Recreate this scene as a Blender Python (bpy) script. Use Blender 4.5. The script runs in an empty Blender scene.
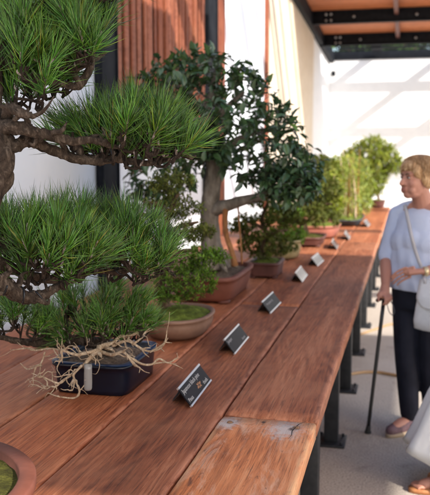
import bpy, bmesh, math, random
import numpy as np
from mathutils import Vector, Matrix
from mathutils.bvhtree import BVHTree
rnd = random.Random(11)
rng = np.random.default_rng(7)
scn = bpy.context.scene
COL = scn.collection
sin, cos, pi = math.sin, math.cos, math.pi

# ------------------------------------------------------------------ camera
FPX, CAM_H = 800.0, 1.6
TH = math.atan(97.5 / FPX)
PS = math.atan(195 / FPX * cos(TH))
CF = np.array((-sin(PS) * cos(TH), cos(PS) * cos(TH), -sin(TH)))
CR = np.array((cos(PS), sin(PS), 0.0))
CU = np.array((-sin(PS) * sin(TH), cos(PS) * sin(TH), cos(TH)))
cam_d = bpy.data.cameras.new('camera')
cam = bpy.data.objects.new('camera', cam_d)
COL.objects.link(cam)
mw = Matrix.Identity(4)
for i in range(3):
    mw[i][0], mw[i][1], mw[i][2] = CR[i], CU[i], -CF[i]
mw[2][3] = CAM_H
cam.matrix_world = mw
cam_d.sensor_fit = 'VERTICAL'
cam_d.sensor_height = 24.0
cam_d.lens = 24.0 * FPX / 495
cam_d.clip_start, cam_d.clip_end = 0.05, 2000
cam_d.dof.use_dof = True
cam_d.dof.focus_distance = 2.1
cam_d.dof.aperture_fstop = 3.3
cam_d.dof.aperture_blades = 7
scn.camera = cam


def ray(px, py):
    return CF + (px - 215) / FPX * CR - (py - 247.5) / FPX * CU


def P(px, py, z):            # surveyed point on a level plane
    d = ray(px, py)
    t = (z - CAM_H) / d[2]
    return np.array((d[0] * t, d[1] * t, z))


def D(px, py, Y):            # surveyed point at a distance along the bench
    d = ray(px, py)
    t = Y / d[1]
    return np.array((d[0] * t, Y, CAM_H + d[2] * t))


# ------------------------------------------------------------------ mesh builder
class MB:
    def __init__(s):
        s.v, s.f, s.c, s.n = [], [], [], 0

    def add(s, V, F, col=None):
        V = np.asarray(V, float).reshape(-1, 3)
        s.v.append(V)
        k = s.n
        s.f.extend([tuple(i + k for i in f) for f in F])
        if col is None:
            col = (1, 1, 1)
        C = np.asarray(col, float)
        if C.ndim == 1:
            C = np.tile(C, (len(V), 1))
        s.c.append(C)
        s.n += len(V)
        return s

    def mesh(s, name, mat, origin=(0, 0, 0), smooth=True):
        V = np.concatenate(s.v) - np.asarray(origin)
        me = bpy.data.meshes.new(name)
        me.from_pydata(V.tolist(), [], s.f)
        if mat is not None:
            me.materials.append(mat)
        a = me.color_attributes.new('col', 'FLOAT_COLOR', 'POINT')
        C = np.concatenate(s.c)
        a.data.foreach_set('color', np.concatenate([C, np.ones((len(C), 1))], 1).astype(np.float32).ravel())
        if smooth:
            me.polygons.foreach_set('use_smooth', np.ones(len(me.polygons), bool))
        me.update()
        return me

    def obj(s, name, mat, parent=None, smooth=True, origin=None):
        if origin is None:
            origin = parent_loc(parent)
        o = bpy.data.objects.new(name, s.mesh(name, mat, origin, smooth))
        COL.objects.link(o)
        if parent is not None:
            o.parent = parent
        else:
            o.location = origin
        return o


def parent_loc(p):
    t = np.zeros(3)
    while p is not None:
        t = t + np.array(p.location)
        p = p.parent
    return t


def tag(o, label=None, cat=None, group=None, kind=None):
    if label: o['label'] = label
    if cat: o['category'] = cat
    if group: o['group'] = group
    if kind: o['kind'] = kind
    return o


def thing(name, loc, label, cat, group=None):
    o = bpy.data.objects.new(name, None)
    o.empty_display_size = 0.1
    COL.objects.link(o)
    o.location = loc
    return tag(o, label, cat, group)


def copy_tree(o, parent=None):
    c = o.copy()
    COL.objects.link(c)
    if parent is not None:
        c.parent = parent
    for ch in list(o.children):
        copy_tree(ch, c)
    return c


def box(mb, lo, hi, bev=0.0, col=None, rot=0.0, piv=None):
    lo, hi = np.array(lo, float), np.array(hi, float)
    if bev <= 0:
        V = np.array([(x, y, z) for x in (lo[0], hi[0]) for y in (lo[1], hi[1]) for z in (lo[2], hi[2])])
        F = [(0, 1, 3, 2), (4, 6, 7, 5), (0, 4, 5, 1), (2, 3, 7, 6), (0, 2, 6, 4), (1, 5, 7, 3)]
    else:
        bm = bmesh.new()
        bmesh.ops.create_cube(bm, size=1)
        for v in bm.verts:
            v.co = Vector(((lo + hi) / 2 + np.array(v.co) * (hi - lo)))
        bmesh.ops.bevel(bm, geom=bm.edges[:], offset=bev, segments=2, profile=0.5, affect='EDGES')
        V = np.array([v.co[:] for v in bm.verts])
        bm.verts.index_update()
        F = [tuple(v.index for v in f.verts) for f in bm.faces]
        bm.free()
    if rot:
        p = np.array(piv if piv is not None else (lo + hi) / 2)
        c, s_ = cos(rot), sin(rot)
        W = V - p
        V = np.stack([W[:, 0] * c - W[:, 1] * s_, W[:, 0] * s_ + W[:, 1] * c, W[:, 2]], 1) + p
    mb.add(V, F, col)
    return mb


def catmull(pts, n):
    pts = np.asarray(pts, float)
    p = np.concatenate([[2 * pts[0] - pts[1]], pts, [2 * pts[-1] - pts[-2]]])
    out = []
    for i in range(1, len(p) - 2):
        for k in range(n):
            t = k / n
            out.append(0.5 * ((2 * p[i]) + (-p[i - 1] + p[i + 1]) * t + (2 * p[i - 1] - 5 * p[i] + 4 * p[i + 1] - p[i + 2]) * t * t + (-p[i - 1] + 3 * p[i] - 3 * p[i + 1] + p[i + 2]) * t ** 3))
    out.append(pts[-1])
    return np.array(out)


def tube(mb, pts, rad, n=8, sub=4, noise=0.0, col=None, flat=1.0, cap=True):
    """tapered round bar through points; rad per point; noise = lumpiness"""
    pts = np.asarray(pts, float)
    rad = np.broadcast_to(np.asarray(rad, float), (len(pts),))
    if sub > 1 and len(pts) > 2:
        C = catmull(np.concatenate([pts, rad[:, None]], 1), sub)
        pts, rad = C[:, :3], np.abs(C[:, 3])
    T = np.gradient(pts, axis=0)
    T /= np.linalg.norm(T, axis=1)[:, None] + 1e-9
    up = np.array((0, 0, 1.0)) if abs(T[0][2]) < 0.9 else np.array((1.0, 0, 0))
    V = []
    a = np.cross(T[0], up); a /= np.linalg.norm(a)
    ph = np.linspace(0, 2 * pi, n, endpoint=False)
    kk = rng.uniform(0, 6, 4)
    for i in range(len(pts)):
        a = a - T[i] * np.dot(a, T[i]); a /= np.linalg.norm(a) + 1e-9
        b = np.cross(T[i], a)
        r = rad[i] * np.ones(n)
        if noise:
            r = r * (1 + noise * (0.5 * np.sin(3 * ph + kk[0] + i * 0.7) + 0.4 * np.sin(5 * ph + kk[1] - i * 1.1) + rng.uniform(-0.5, 0.5, n)))
        V.append(pts[i] + np.outer(r * np.cos(ph), a) + np.outer(r * np.sin(ph) * flat, b))
    V = np.concatenate(V)
    F = []
    m = len(pts)
    for i in range(m - 1):
        for k in range(n):
            F.append((i * n + k, i * n + (k + 1) % n, (i + 1) * n + (k + 1) % n, (i + 1) * n + k))
    if cap:
        F.append(tuple(range(n))[::-1])
        F.append(tuple((m - 1) * n + k for k in range(n)))
    mb.add(V, F, col)
    return mb


def sellipse(a, b, e, n):
    t = np.linspace(0, 2 * pi, n, endpoint=False)
    c, s = np.cos(t), np.sin(t)
    return np.stack([a * np.sign(c) * np.abs(c) ** (2 / e), b * np.sign(s) * np.abs(s) ** (2 / e)], 1)


def loft(mb, c, rings, e=2.0, n=48, rot=0.0, col=None, cap=True):
    """rings: (a, b, z) superellipse rings stacked about centre c"""
    V = []
    for a, b, z in rings:
        q = sellipse(a, b, e, n)
        x = q[:, 0] * cos(rot) - q[:, 1] * sin(rot)
        y = q[:, 0] * sin(rot) + q[:, 1] * cos(rot)
        V.append(np.stack([c[0] + x, c[1] + y, np.full(n, c[2] + z)], 1))
    V = np.concatenate(V)
    F = []
    for i in range(len(rings) - 1):
        for k in range(n):
            F.append((i * n + k, i * n + (k + 1) % n, (i + 1) * n + (k + 1) % n, (i + 1) * n + k))
    if cap:
        F.append(tuple(range(n))[::-1])
        F.append(tuple((len(rings) - 1) * n + k for k in range(n)))
    mb.add(V, F, col)
    return mb


# ------------------------------------------------------------------ materials
class N:
    def __init__(s, name):
        s.m = bpy.data.materials.new(name)
        s.m.use_nodes = True
        s.t = s.m.node_tree
        s.b = s.t.nodes['Principled BSDF']
        s.out = s.t.nodes['Material Output']
        s.tc = s.t.nodes.new('ShaderNodeTexCoord')

    def n(s, ty, **kw):
        x = s.t.nodes.new(ty)
        for k, v in kw.items():
            setattr(x, k, v)
        return x

    def l(s, a, b):
        s.t.links.new(a, b)

    def co(s, scale=(1, 1, 1), rand=0.0, kind='Object', rot=(0, 0, 0)):
        mp = s.n('ShaderNodeMapping')
        mp.inputs['Scale'].default_value = scale
        mp.inputs['Rotation'].default_value = rot
        s.l(s.tc.outputs[kind], mp.inputs['Vector'])
        if rand:
            oi = s.n('ShaderNodeObjectInfo')
            mu = s.n('ShaderNodeMath', operation='MULTIPLY')
            mu.inputs[1].default_value = rand
            s.l(oi.outputs['Random'], mu.inputs[0])
            s.l(mu.outputs[0], mp.inputs['Location'])
        return mp.outputs[0]

    def noise(s, co, scale=5, detail=6, rough=0.6, dist=0.0):
        x = s.n('ShaderNodeTexNoise')
        x.inputs['Scale'].default_value = scale
        x.inputs['Detail'].default_value = detail
        x.inputs['Roughness'].default_value = rough
        x.inputs['Distortion'].default_value = dist
        s.l(co, x.inputs['Vector'])
        return x.outputs['Fac']

    def ramp(s, fac, stops):
        x = s.n('ShaderNodeValToRGB')
        cr = x.color_ramp
        while len(cr.elements) < len(stops):
            cr.elements.new(0.5)
        for e, (p, c) in zip(cr.elements, stops):
            e.position = p
            if not hasattr(c, '__len__'):
                c = (c, c, c)
            e.color = (*c, 1)
        s.l(fac, x.inputs['Fac'])
        return x.outputs['Color']

    def mix(s, fac, a, b, mode='MIX'):
        x = s.n('ShaderNodeMix', data_type='RGBA', blend_type=mode)
        for i, v in ((0, fac), (6, a), (7, b)):
            if hasattr(v, 'is_linked'):
                s.l(v, x.inputs[i])
            elif i == 0:
                x.inputs[0].default_value = v
            else:
                x.inputs[i].default_value = (*v, 1)
        return x.outputs[2]

    def math(s, op, a, b=0.0, clamp=False):
        x = s.n('ShaderNodeMath', operation=op, use_clamp=clamp)
        for i, v in ((0, a), (1, b)):
            if hasattr(v, 'is_linked'):
                s.l(v, x.inputs[i])
            else:
                x.inputs[i].default_value = v
        return x.outputs[0]

    def bump(s, h, strength=0.3, dist=0.01):
        x = s.n('ShaderNodeBump')
        x.inputs['Strength'].default_value = strength
        x.inputs['Distance'].default_value = dist
        s.l(h, x.inputs['Height'])
        s.l(x.outputs[0], s.b.inputs['Normal'])

    def set(s, color=None, rough=0.6, metal=0.0, spec=0.5):
        if color is not None:
            if hasattr(color, 'is_linked'):
                s.l(color, s.b.inputs['Base Color'])
            else:
                s.b.inputs['Base Color'].default_value = (*color, 1)
        if hasattr(rough, 'is_linked'):
            s.l(rough, s.b.inputs['Roughness'])
        else:
            s.b.inputs['Roughness'].default_value = rough
        s.b.inputs['Metallic'].default_value = metal
        s.b.inputs['Specular IOR Level'].default_value = spec
        return s.m


def speckled(name, a, b, scale=20, rough=0.6, bump=0.0, spec=0.4, lo=0.35, hi=0.65, metal=0.0, bscale=None):
    m = N(name)
    co = m.co(rand=40)
    f = m.noise(co, scale, 8, 0.65)
    m.set(m.ramp(f, [(lo, a), (hi, b)]), rough, metal, spec)
    if bump:
        m.bump(m.noise(co, bscale or scale * 2, 6, 0.7), bump, 0.01)
    return m.m


def wood_mat(name, dark, mid, light, bleach=0.0, along='Y', rough=0.62, marks=(), cracks=()):
    m = N(name)
    sc = {'Y': (1, 0.07, 1), 'Z': (1, 1, 0.07), 'X': (0.07, 1, 1)}[along]
    co = m.co(sc, rand=30)
    co2 = m.co(rand=30)
    warp = m.noise(co, 7, 3, 0.5, 0.6)
    grain = m.noise(co, 38, 10, 0.72, 1.6)
    fine = m.noise(m.co({'Y': (1, 0.03, 1), 'Z': (1, 1, 0.03), 'X': (0.03, 1, 1)}[along], rand=30), 230, 5, 0.65, 0.3)
    blot = m.noise(co2, 4.5, 5, 0.6)
    f = m.math('ADD', m.math('MULTIPLY', grain, 0.55), m.math('MULTIPLY', warp, 0.45))
    rings = m.noise(m.co({'Y': (1, 0.10, 1), 'Z': (1, 1, 0.10), 'X': (0.10, 1, 1)}[along], rand=30), 5.0, 2, 0.45, 0.35)
    arcs = m.math('SINE', m.math('MULTIPLY', rings, 150.0))
    f = m.math('ADD', f, m.math('MULTIPLY', arcs, 0.035))
    c = m.ramp(f, [(0.36, dark), (0.5, mid), (0.64, light)])
    c = m.mix(m.math('MULTIPLY', m.ramp(fine, [(0.33, 1.0), (0.49, 0.0)]), 0.75), c, tuple(x * 0.35 for x in dark))
    c = m.mix(m.math('MULTIPLY', m.ramp(blot, [(0.45, 0.0), (0.75, 1.0)]), 0.5), c, tuple(0.5 * x + 0.5 * y for x, y in zip(light, (0.32, 0.15, 0.080))))
    blot2 = m.noise(m.co((1, 0.3, 1), rand=17), 9, 7, 0.7, 0.8)
    c = m.mix(m.math('MULTIPLY', m.ramp(blot2, [(0.50, 0.0), (0.68, 1.0)]), 0.35), c, tuple(x * 0.55 for x in mid))
    h = m.math('ADD', m.math('MULTIPLY', grain, 0.7), m.math('MULTIPLY', fine, 0.5))
    if bleach:
        wn = m.noise(m.co((1, 0.22, 1), rand=9), 16, 8, 0.75, 1.0)
        c = m.mix(m.math('MULTIPLY', m.ramp(wn, [(0.5, 0.0), (0.66, 1.0)]), bleach), c, (0.70, 0.48, 0.34))
        rub = m.noise(m.co((1, 0.35, 1), rand=5), 26, 6, 0.7, 0.5)
        c = m.mix(m.math('MULTIPLY', m.ramp(rub, [(0.60, 0.0), (0.68, 1.0)]), 0.7), c, (0.085, 0.035, 0.022))
    wear = m.n('ShaderNodeAttribute', attribute_name='col')
    wsep = m.n('ShaderNodeSeparateColor')
    m.l(wear.outputs['Color'], wsep.inputs[0])
    wnz = m.noise(m.co((1, 0.25, 1), rand=21), 34, 6, 0.7, 0.6)
    ew = m.math('MULTIPLY', m.math('SUBTRACT', 1.0, wsep.outputs[0]), m.ramp(wnz, [(0.40, 0.0), (0.58, 1.0)]))
    c = m.mix(m.math('MULTIPLY', ew, 0.6), c, tuple(min(0.70, 1.1 * x + 0.03) for x in light))
    hk = None
    wob = m.noise(co2, 55, 8, 0.78, 0.5)
    for (x, y, r, kind) in marks:         # grey weathered patches and dark knots in the board's own surface
        sx = m.n('ShaderNodeVectorMath', operation='SUBTRACT')
        m.l(m.tc.outputs['Object'], sx.inputs[0])
        sx.inputs[1].default_value = (x + 1.0, y - 6.0, 0)
        sq = m.n('ShaderNodeVectorMath', operation='MULTIPLY')
        m.l(sx.outputs[0], sq.inputs[0])
        sq.inputs[1].default_value = (1, 0.62 if kind == 'grey' else 0.8, 0)
        ln = m.n('ShaderNodeVectorMath', operation='LENGTH')
        m.l(sq.outputs[0], ln.inputs[0])
        dd = m.math('ADD', ln.outputs['Value'], m.math('MULTIPLY', m.math('SUBTRACT', wob, 0.5), r * 2.6))
        k = m.ramp(m.math('DIVIDE', dd, r), [(0.35, 1.0), (1.05, 0.0)])
        if kind == 'grey':
            c = m.mix(m.math('MULTIPLY', k, 0.8), c, (0.50, 0.47, 0.44))
        else:
            c = m.mix(m.math('MULTIPLY', k, 0.92), c, (0.05, 0.022, 0.015))
            hk = k if hk is None else m.math('MAXIMUM', hk, k)
    if cracks is not None:
        cn = m.noise(m.co((1, 0.045, 1), rand=23), 44, 5, 0.62, 0.9)
        ck = m.math('MULTIPLY', m.ramp(cn, [(0.270, 1.0), (0.292, 0.0)]), 1.0)
        c = m.mix(m.math('MULTIPLY', ck, 0.85), c, (0.03, 0.014, 0.01))
        h = m.math('SUBTRACT', h, m.math('MULTIPLY', ck, 0.8))
    if hk is not None:
        h = m.math('SUBTRACT', h, m.math('MULTIPLY', hk, 1.2))
    rg = m.n('ShaderNodeMapRange')
    m.l(grain, rg.inputs[0])
    rg.inputs[3].default_value = rough - 0.14
    rg.inputs[4].default_value = rough + 0.14
    m.set(c, rg.outputs[0], 0, 0.38)
    m.bump(h, 0.55, 0.004)
    return m.m


def leaf_mat(name, base, rough=0.5, spec=0.4, trans=0.25, tint=(1.6, 1.7, 0.7)):
    m = N(name)
    a = m.n('ShaderNodeAttribute', attribute_name='col')
    c = m.mix(1.0, base, a.outputs['Color'], 'MULTIPLY')
    m.set(c, rough, 0, spec)
    if trans:
        tr = m.n('ShaderNodeBsdfTranslucent')
        m.l(m.mix(1.0, c, tint, 'MULTIPLY'), tr.inputs['Color'])
        mx = m.n('ShaderNodeMixShader')
        mx.inputs[0].default_value = trans
        m.l(m.b.outputs[0], mx.inputs[1])
        m.l(tr.outputs[0], mx.inputs[2])
        m.l(mx.outputs[0], m.out.inputs['Surface'])
    return m.m


def bark_mat(name, dark, mid, light, scale=30, stretch=(1, 1, 0.45), bump=0.9, bud=False):
    m = N(name)
    co = m.co(stretch, rand=11)
    f = m.noise(co, scale, 8, 0.7, 1.2)
    g = m.noise(co, scale * 3.5, 6, 0.7, 0.5)
    q = m.math('ADD', m.math('MULTIPLY', f, 0.65), m.math('MULTIPLY', g, 0.35))
    c = m.ramp(q, [(0.36, dark), (0.5, mid), (0.64, light)])
    if bud:                                   # buds on the twigs carry pale scales
        at = m.n('ShaderNodeAttribute', attribute_name='col')
        c = m.mix(at.outputs['Fac'], m.ramp(g, [(0.4, (0.12, 0.085, 0.065)), (0.6, (0.48, 0.42, 0.38))]), c)
    m.set(c, 0.85, 0, 0.25)
    m.bump(q, bump, 0.022)
    return m.m


def flat(name, c, rough=0.6, metal=0.0, spec=0.5):
    return N(name).set(c, rough, metal, spec)


MT = {}
MT['board'] = wood_mat('bench_wood', (0.125, 0.034, 0.013), (0.275, 0.085, 0.034), (0.43, 0.170, 0.082))
MT['board_red'] = wood_mat('bench_wood_red', (0.150, 0.038, 0.013), (0.335, 0.096, 0.034), (0.50, 0.185, 0.080))
MT['board_grey'] = wood_mat('bench_wood_grey', (0.085, 0.034, 0.025), (0.175, 0.078, 0.058), (0.27, 0.150, 0.120))
MT['board_worn'] = wood_mat('bench_wood_worn', (0.30, 0.088, 0.028), (0.62, 0.215, 0.075), (0.76, 0.36, 0.17), bleach=0.55,
                            marks=((-0.515, 2.290, 0.046, 'grey'), (-0.508, 2.292, 0.012, 'dark'),
                                   (-0.335, 2.272, 0.066, 'grey'), (-0.305, 2.292, 0.016, 'dark'), (-0.318, 2.277, 0.012, 'dark'), (-0.41, 2.325, 0.009, 'dark')))
MT['steel'] = speckled('black_steel', (0.010, 0.011, 0.013), (0.022, 0.023, 0.026), 25, 0.5, 0.1, spec=0.3)
MT['beam'] = speckled('dark_painted_steel', (0.006, 0.007, 0.010), (0.013, 0.015, 0.019), 12, 0.65, 0.05, spec=0.1)
MT['bolt'] = flat('galvanised_bolt', (0.55, 0.56, 0.58), 0.35, 0.9)
MT['deckwood'] = wood_mat('pergola_timber', (0.30, 0.085, 0.03), (0.50, 0.165, 0.065), (0.62, 0.25, 0.11), along='X', cracks=None)
MT['slat'] = wood_mat('screen_timber', (0.095, 0.022, 0.009), (0.19, 0.046, 0.017), (0.29, 0.085, 0.036), along='Z', cracks=None)
MT['white'] = speckled('white_render', (0.68, 0.695, 0.72), (0.73, 0.745, 0.77), 6, 0.85, 0.08, bscale=60, spec=0.2)
MT['panel'] = speckled('pale_blue_white_panel', (0.68, 0.74, 0.82), (0.74, 0.79, 0.86), 3, 0.45, 0.02, spec=0.3)
MT['beige'] = speckled('cream_cladding', (0.55, 0.475, 0.37), (0.63, 0.555, 0.45), 4, 0.7, 0.05)
MT['terracotta'] = speckled('unglazed_terracotta', (0.10, 0.031, 0.019), (0.165, 0.054, 0.034), 9, 0.6, 0.12, bscale=70)
MT['terracotta_pink'] = speckled('pinkish_terracotta', (0.24, 0.082, 0.058), (0.34, 0.125, 0.09), 8, 0.65, 0.1, bscale=60)
MT['brown_clay'] = speckled('brown_clay', (0.14, 0.075, 0.050), (0.225, 0.130, 0.090), 7, 0.55, 0.12, bscale=60)
MT['dark_clay'] = speckled('dark_brown_clay', (0.075, 0.030, 0.025), (0.125, 0.052, 0.042), 9, 0.5, 0.1, bscale=70)
MT['blue_glaze'] = speckled('dark_blue_glaze', (0.0012, 0.002, 0.006), (0.0035, 0.006, 0.015), 7, 0.3, 0.06, spec=0.35, bscale=20)
MT['blue_rim'] = speckled('blue_glaze_rim', (0.005, 0.014, 0.045), (0.014, 0.034, 0.09), 14, 0.3, 0.05, spec=0.45)
MT['olive_glaze'] = speckled('olive_tan_glaze', (0.20, 0.15, 0.07), (0.30, 0.24, 0.12), 6, 0.4, 0.05)
MT['grey_pot'] = speckled('charcoal_clay', (0.03, 0.035, 0.045), (0.07, 0.075, 0.085), 9, 0.5, 0.1)
MT['soil'] = speckled('gritty_soil', (0.06, 0.035, 0.022), (0.24, 0.17, 0.11), 90, 0.95, 0.8, bscale=120)


def moss_mat(name, a, b, c):
    m = N(name)
    co = m.co(rand=8)
    f = m.noise(co, 26, 8, 0.7)
    g = m.noise(co, 160, 4, 0.7)
    q = m.math('ADD', m.math('MULTIPLY', f, 0.6), m.math('MULTIPLY', g, 0.4))
    m.set(m.ramp(q, [(0.36, a), (0.5, b), (0.64, c)]), 0.95, 0, 0.15)
    m.bump(q, 1.0, 0.012)
    return m.m


MT['moss'] = moss_mat('green_moss', (0.045, 0.05, 0.012), (0.11, 0.14, 0.022), (0.20, 0.26, 0.04))
MT['moss_dark'] = moss_mat('olive_moss', (0.022, 0.020, 0.006), (0.055, 0.055, 0.012), (0.13, 0.13, 0.025))
MT['bark_pine'] = bark_mat('pine_bark', (0.016, 0.010, 0.007), (0.060, 0.042, 0.030), (0.20, 0.155, 0.12), 38, bump=1.0)
MT['bark_dark'] = bark_mat('dark_twig_bark', (0.014, 0.009, 0.007), (0.034, 0.022, 0.016), (0.10, 0.075, 0.055), 60, bud=True)
MT['bark_fig'] = bark_mat('smooth_grey_bark', (0.075, 0.060, 0.046), (0.155, 0.128, 0.10), (0.27, 0.235, 0.19), 11, bump=0.45)
MT['bark_root'] = bark_mat('orange_root_bark', (0.10, 0.04, 0.015), (0.22, 0.095, 0.035), (0.32, 0.16, 0.07), 20, bump=0.4)
MT['bark_brown'] = bark_mat('brown_bark', (0.05, 0.03, 0.018), (0.12, 0.075, 0.045), (0.22, 0.15, 0.10), 22)
MT['deadwood'] = bark_mat('bleached_deadwood', (0.20, 0.125, 0.07), (0.46, 0.34, 0.23), (0.70, 0.60, 0.46), 60, bump=0.7)
MT['needle'] = leaf_mat('pine_needles', (0.060, 0.170, 0.022), 0.32, 0.55, 0.10)
MT['figleaf'] = leaf_mat('glossy_dark_leaves', (0.050, 0.095, 0.042), 0.26, 0.6, 0.12)
MT['cedar'] = leaf_mat('soft_green_foliage', (0.115, 0.205, 0.026), 0.6, 0.25, 0.3)
MT['olive'] = leaf_mat('olive_green_foliage', (0.110, 0.130, 0.030), 0.6, 0.25, 0.3)
MT['lime'] = leaf_mat('pale_green_foliage', (0.22, 0.27, 0.075), 0.6, 0.25, 0.35)
MT['fresh'] = leaf_mat('fresh_green_foliage', (0.20, 0.24, 0.040), 0.6, 0.25, 0.35)
MT['treeleaf'] = leaf_mat('garden_tree_leaves', (0.05, 0.10, 0.022), 0.6, 0.25, 0.25)
MT['twig'] = MT['bark_dark']

# ------------------------------------------------------------------ world, sun
S = Vector((1.22, -0.86, 1.0)).normalized()          # towards the sun
elev = math.asin(S.z)
azim = math.atan2(S.x, S.y)
world = bpy.data.worlds.new('World')
scn.world = world
world.use_nodes = True
wt = world.node_tree
bg = wt.nodes['Background']
sky = wt.nodes.new('ShaderNodeTexSky')
sky.sky_type = 'NISHITA'
sky.sun_disc = False
sky.sun_elevation = elev
sky.sun_rotation = azim
sky.air_density, sky.dust_density, sky.ozone_density = 1.0, 1.9, 1.0
wt.links.new(sky.outputs[0], bg.inputs['Color'])
bg.inputs['Strength'].default_value = 0.145
sd = bpy.data.lights.new('sun', 'SUN')
sd.energy = 3.6
sd.angle = math.radians(0.6)
sd.color = (1.0, 0.93, 0.83)
sun = bpy.data.objects.new('sun', sd)
COL.objects.link(sun)
sun.rotation_euler = S.to_track_quat('Z', 'Y').to_euler()
sun.location = (6, -4, 8)
vs = scn.view_settings
scn.display_settings.display_device = 'sRGB'
vs.view_transform = 'Standard'
vs.look = 'None'
vs.exposure = 1.27
vs.gamma = 1
vs.use_curve_mapping = False
scn.render.engine = 'CYCLES'
scn.cycles.max_bounces = 8
scn.cycles.use_denoising = True

# ------------------------------------------------------------------ ground
m = N('paving')
co = m.co()
a = m.noise(co, 1.3, 6, 0.6)
b_ = m.noise(co, 110, 5, 0.8)
c_ = m.noise(co, 420, 2, 0.6)
base = m.ramp(a, [(0.3, (0.44, 0.38, 0.315)), (0.7, (0.57, 0.50, 0.43))])
base = m.mix(m.math('MULTIPLY', m.ramp(b_, [(0.42, 1.0), (0.52, 0.0)]), 0.7), base, (0.13, 0.11, 0.095))
base = m.mix(m.math('MULTIPLY', m.ramp(c_, [(0.56, 0.0), (0.66, 1.0)]), 0.6), base, (0.50, 0.46, 0.42))
st = m.noise(m.co(rand=3), 3.2, 5, 0.65, 0.7)
base = m.mix(m.math('MULTIPLY', m.ramp(st, [(0.56, 0.0), (0.72, 1.0)]), 0.45), base, (0.14, 0.11, 0.09))
m.set(base, 0.85, 0, 0.3)
m.bump(m.math('ADD', b_, m.math('MULTIPLY', c_, 0.5)), 0.6, 0.004)
g = MB()
xs = np.linspace(-600, 600, 7)
V = [(x, y, 0) for y in xs for x in xs]
F = [(j * 7 + i, j * 7 + i + 1, (j + 1) * 7 + i + 1, (j + 1) * 7 + i) for j in range(6) for i in range(6)]
g.add(V, F)
tag(g.obj('ground', m.m, smooth=False), kind='structure')

# ------------------------------------------------------------------ display bench
TZ = 0.78
bench = thing('display_bench', (-1.0, 6.0, 0), 'long low timber display bench of reddish brown planks on black steel legs', 'bench')


def board(x0, x1, y0, y1, mat, dz=0.0):
    mb = MB()
    ny = max(2, int((y1 - y0) / 0.07))
    th, r = 0.052, 0.007
    prof = [(0, -th), (0, -r), (0.3 * r, -0.3 * r), (r, 0), (0.02, 0)]
    w = x1 - x0
    sec = [(p[0], p[1]) for p in prof] + [(w * k / 4, 0) for k in (1, 2, 3)] + [(w - p[0], p[1]) for p in prof[::-1]]
    wearc = [0.6, 0.1, 0.0, 0.15, 1, 1, 1, 1, 1, 0.15, 0.0, 0.1, 0.6]
    n = len(sec)
    V = []
    k1, k2 = rnd.uniform(0, 9), rnd.uniform(0, 9)
    for i in range(ny + 1):
        y = y0 + (y1 - y0) * i / ny
        wob = 0.0022 * sin(y * 3.1 + k1) + 0.0012 * sin(y * 11 + k2)
        zz = 0.0016 * sin(y * 2.3 + k2)
        e = 0.004 if i in (0, ny) else 0.0
        for (px, pz) in sec:
            V.append((x0 + px + (wob if px < w / 2 else wob * 0.6), y, TZ + dz + zz + pz - (e if pz > -th else 0)))
    F = []
    for i in range(ny):
        for k in range(n):
            F.append((i * n + k, (i + 1) * n + k, (i + 1) * n + (k + 1) % n, i * n + (k + 1) % n))
    F.append(tuple(range(n)))
    F.append(tuple(ny * n + k for k in range(n))[::-1])
    mb.add(V, F, np.array([[(0.2 if i in (0, ny) else 1.0) * wearc[k]] * 3 for i in range(ny + 1) for k in range(n)]))
    o = mb.obj('board', mat, bench)
    me = o.data
    return o


g_ = 0.005
cols = [
    (-0.541, -0.252, [0.4, 2.36, 7.25, 11.9], ['board_worn', 'board', 'board_red']),
    (-0.862, -0.549, [0.4, 4.145, 6.46, 8.4, 11.9], ['board', 'board_red', 'board', 'board_red']),
    (-1.166, -0.869, [0.4, 5.2, 8.3, 11.9], ['board_red', 'board', 'board_red']),
    (-1.447, -1.174, [0.4, 3.9, 8.0, 11.9], ['board', 'board_red', 'board_red']),
    (-1.755, -1.455, [0.4, 4.9, 8.9, 11.9], ['board_red', 'board', 'board_red'])]
MATB = {'board_worn': MT['board_worn']}
for x0, x1, ys, ms in cols:
    for k in range(len(ms)):
        board(x0, x1, ys[k] + g_, ys[k + 1] - g_, MT[ms[k]], dz=(0.0, 0.002, -0.0015)[k % 3])
bench_boards = [o for o in bench.children]
for ly in np.arange(1.25, 11.6, 1.0):
    for side, xc in ((0, -0.377), (1, -1.62)):
        y = float(ly) + 0.04
        leg = box(MB(), (xc - 0.038, y - 0.038, 0.012), (xc + 0.038, y + 0.038, 0.672), 0.005).obj('leg', MT['steel'], bench)
        fp = MB()
        box(fp, (xc - 0.08, y - 0.095, 0.0), (xc + 0.08, y + 0.095, 0.014), 0.003)
        for bx in (-0.06, 0.06):
            for by in (-0.07, 0.07):
                tube(fp, [(xc + bx, y + by, 0.012), (xc + bx, y + by, 0.026)], 0.009, 6, 1)
        fp.obj('foot_plate', MT['steel'], leg)
    box(MB(), (-1.70, ly + 0.005, 0.675), (-0.30, ly + 0.075, 0.7265), 0.004).obj('cross_bearer', MT['steel'], bench)
# rusty coach screws in the weathered board's end
for (x, y) in ((-0.508, 2.292), (-0.305, 2.292)):
    s_ = MB()
    loft(s_, (x, y, TZ - 0.004), [(0.009, 0.009, 0), (0.009, 0.009, 0.004), (0.006, 0.006, 0.0065), (0.001, 0.001, 0.007)], n=14)
    s_.obj('coach_screw', speckled('rusty_screw', (0.10, 0.045, 0.02), (0.30, 0.17, 0.09), 300, 0.7), bench)
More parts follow.
